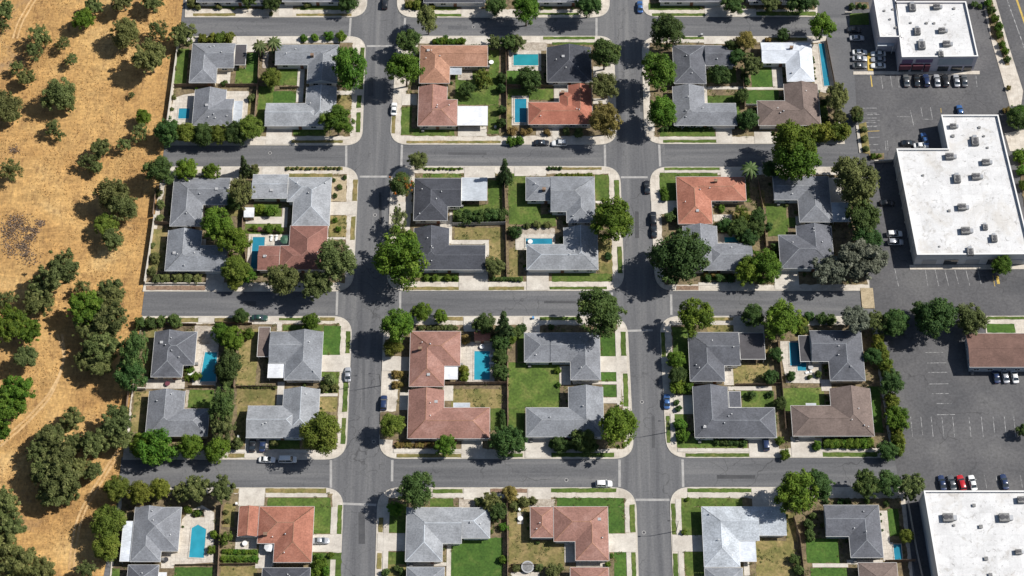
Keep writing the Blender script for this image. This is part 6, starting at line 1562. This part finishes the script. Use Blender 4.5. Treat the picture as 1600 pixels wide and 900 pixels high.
for off in (0, 8): ribbon([(0, 690 + off), (40, 655 + off), (80, 610 + off), (100, 560), (88 + off, 520)], .35)
for off in (0, 7): ribbon([(20 + off, 60), (30 + off, 30), (55 + off, -10)], .3)
for off in (0, 7): ribbon([(108 + off, 890), (112 + off, 850), (125 + off, 800), (160 + off, 740), (186 + off, 700)], .32)
# tufts of dry grass: uncountable, one object
tv, tf = [], []
while len(tf) < 52000:
    x, y = U(-185, -85), U(-125, 125)
    if x > fence_x(y) - .8: continue
    dn = noise.noise((x * .09, y * .09, 2.0)) + .6 * noise.noise((x * .3, y * .3, 5.0))
    if dn < U(-.35, .6): continue
    z = ground_z(x, y); a = U(0, 6.28); s = U(.12, .32); h = U(.06, .26)
    for j in range(2):
        a += 1.57; k = len(tv); dx, dy = math.cos(a) * s, math.sin(a) * s
        tv += [(x - dx, y - dy, z - .02), (x + dx, y + dy, z - .02), (x + U(-.15, .15), y + U(-.15, .15), z + h)]; tf.append((k, k + 1, k + 2))
o = obj('dry_grass', mesh('dry_grass', tv, tf, 'straw')); o['kind'] = 'stuff'; o['label'] = 'golden dry grass tufts across the open field'; o['category'] = 'grass'

# ------------------------------------------------------------------ weeds and ground cover in the yards: one object of uncountable plants
def in_poly(x, y, pg):
    c = False
    for i in range(len(pg)):
        (x0, y0), (x1, y1) = pg[i - 1], pg[i]
        if (y0 > y) != (y1 > y) and x < (x1 - x0) * (y - y0) / (y1 - y0) + x0: c = not c
    return c
RECTS = [w.rect for _, ws in HOUSES for w in ws]
gv, gf, gt = [], [], []
for pg in YARDS:
    xa, xb = min(p[0] for p in pg), max(p[0] for p in pg); ya, yb = min(p[1] for p in pg), max(p[1] for p in pg)
    yb = min(yb, 135); ya = max(ya, -118)
    for _ in range(int((xb - xa) * (yb - ya) * .75)):
        x, y = U(xa, xb), U(ya, yb)
        if noise.noise((x * .22, y * .22, 9.0)) + .5 * noise.noise((x * .7, y * .7, 4.0)) < U(-.25, .45): continue
        if not in_poly(x, y, pg): continue
        if any(r[0] - .1 < x < r[2] + .1 and r[1] - .1 < y < r[3] + .1 for r in RECTS) or any(r[0] < x < r[2] and r[1] < y < r[3] for r in HARD) or any(in_poly(x, y, q) for q in HARDP): continue
        r = U(.2, .55); tn = U(.1, .9)
        for j in range(9):
            p = Vector((x + U(-r, r), y + U(-r, r), GZ + U(.05, r * .8))); n = Vector((U(-.7, .7), U(-.7, .7), 1)).normalized(); a = n.orthogonal().normalized(); a = Matrix.Rotation(U(0, 6.28), 3, n) @ a; b = n.cross(a); s = U(.1, .22); k = len(gv)
            gv += [tuple(p - a * s), tuple(p + b * s * .6), tuple(p + a * s), tuple(p - b * s * .6)]; gf.append((k, k + 1, k + 2, k + 3)); gt += [min(1, max(0, tn + U(-.2, .2)))] * 4
me = mesh('ground_cover', gv, gf, 'leaf_O'); me.attributes.new('tone', 'FLOAT', 'POINT').data.foreach_set('value', gt)
o = obj('ground_cover', me); o['kind'] = 'stuff'; o['label'] = 'patchy olive weeds and ground cover in the yards'; o['category'] = 'ground cover'

# manhole covers in the streets
sheet_of(0, 0, 1.0)
for x, y, w_ in ((422, 239, 'on the second street near the small-pool hedge'), (885, 750, 'on the fourth street above the terracotta corner house'), (1003, 628, 'on the avenue beside the long-lawn grey house'), (1006, 832, 'on the avenue beside the terracotta corner house'), (586, 336, 'on the avenue beside the gabled garage house'), (584, 690, 'on the avenue below the two-car driveway house'), (990, 180, 'on the avenue by the clipped-hedge house'), (740, 42, 'on the top street above the flat white carport block')):
    X, Y = P(x, y, .02)
    t = thing('manhole_cover', f'round manhole cover {w_}', 'manhole cover', (X, Y, .016), 0, 'manhole covers')
    MB().tube((0, 0, -.02), (0, 0, .012), .55, .55, 18).put('collar', 'gutter', t); MB().tube((0, 0, .0), (0, 0, .018), .36, .36, 16).put('lid', 'metal_dark', t)
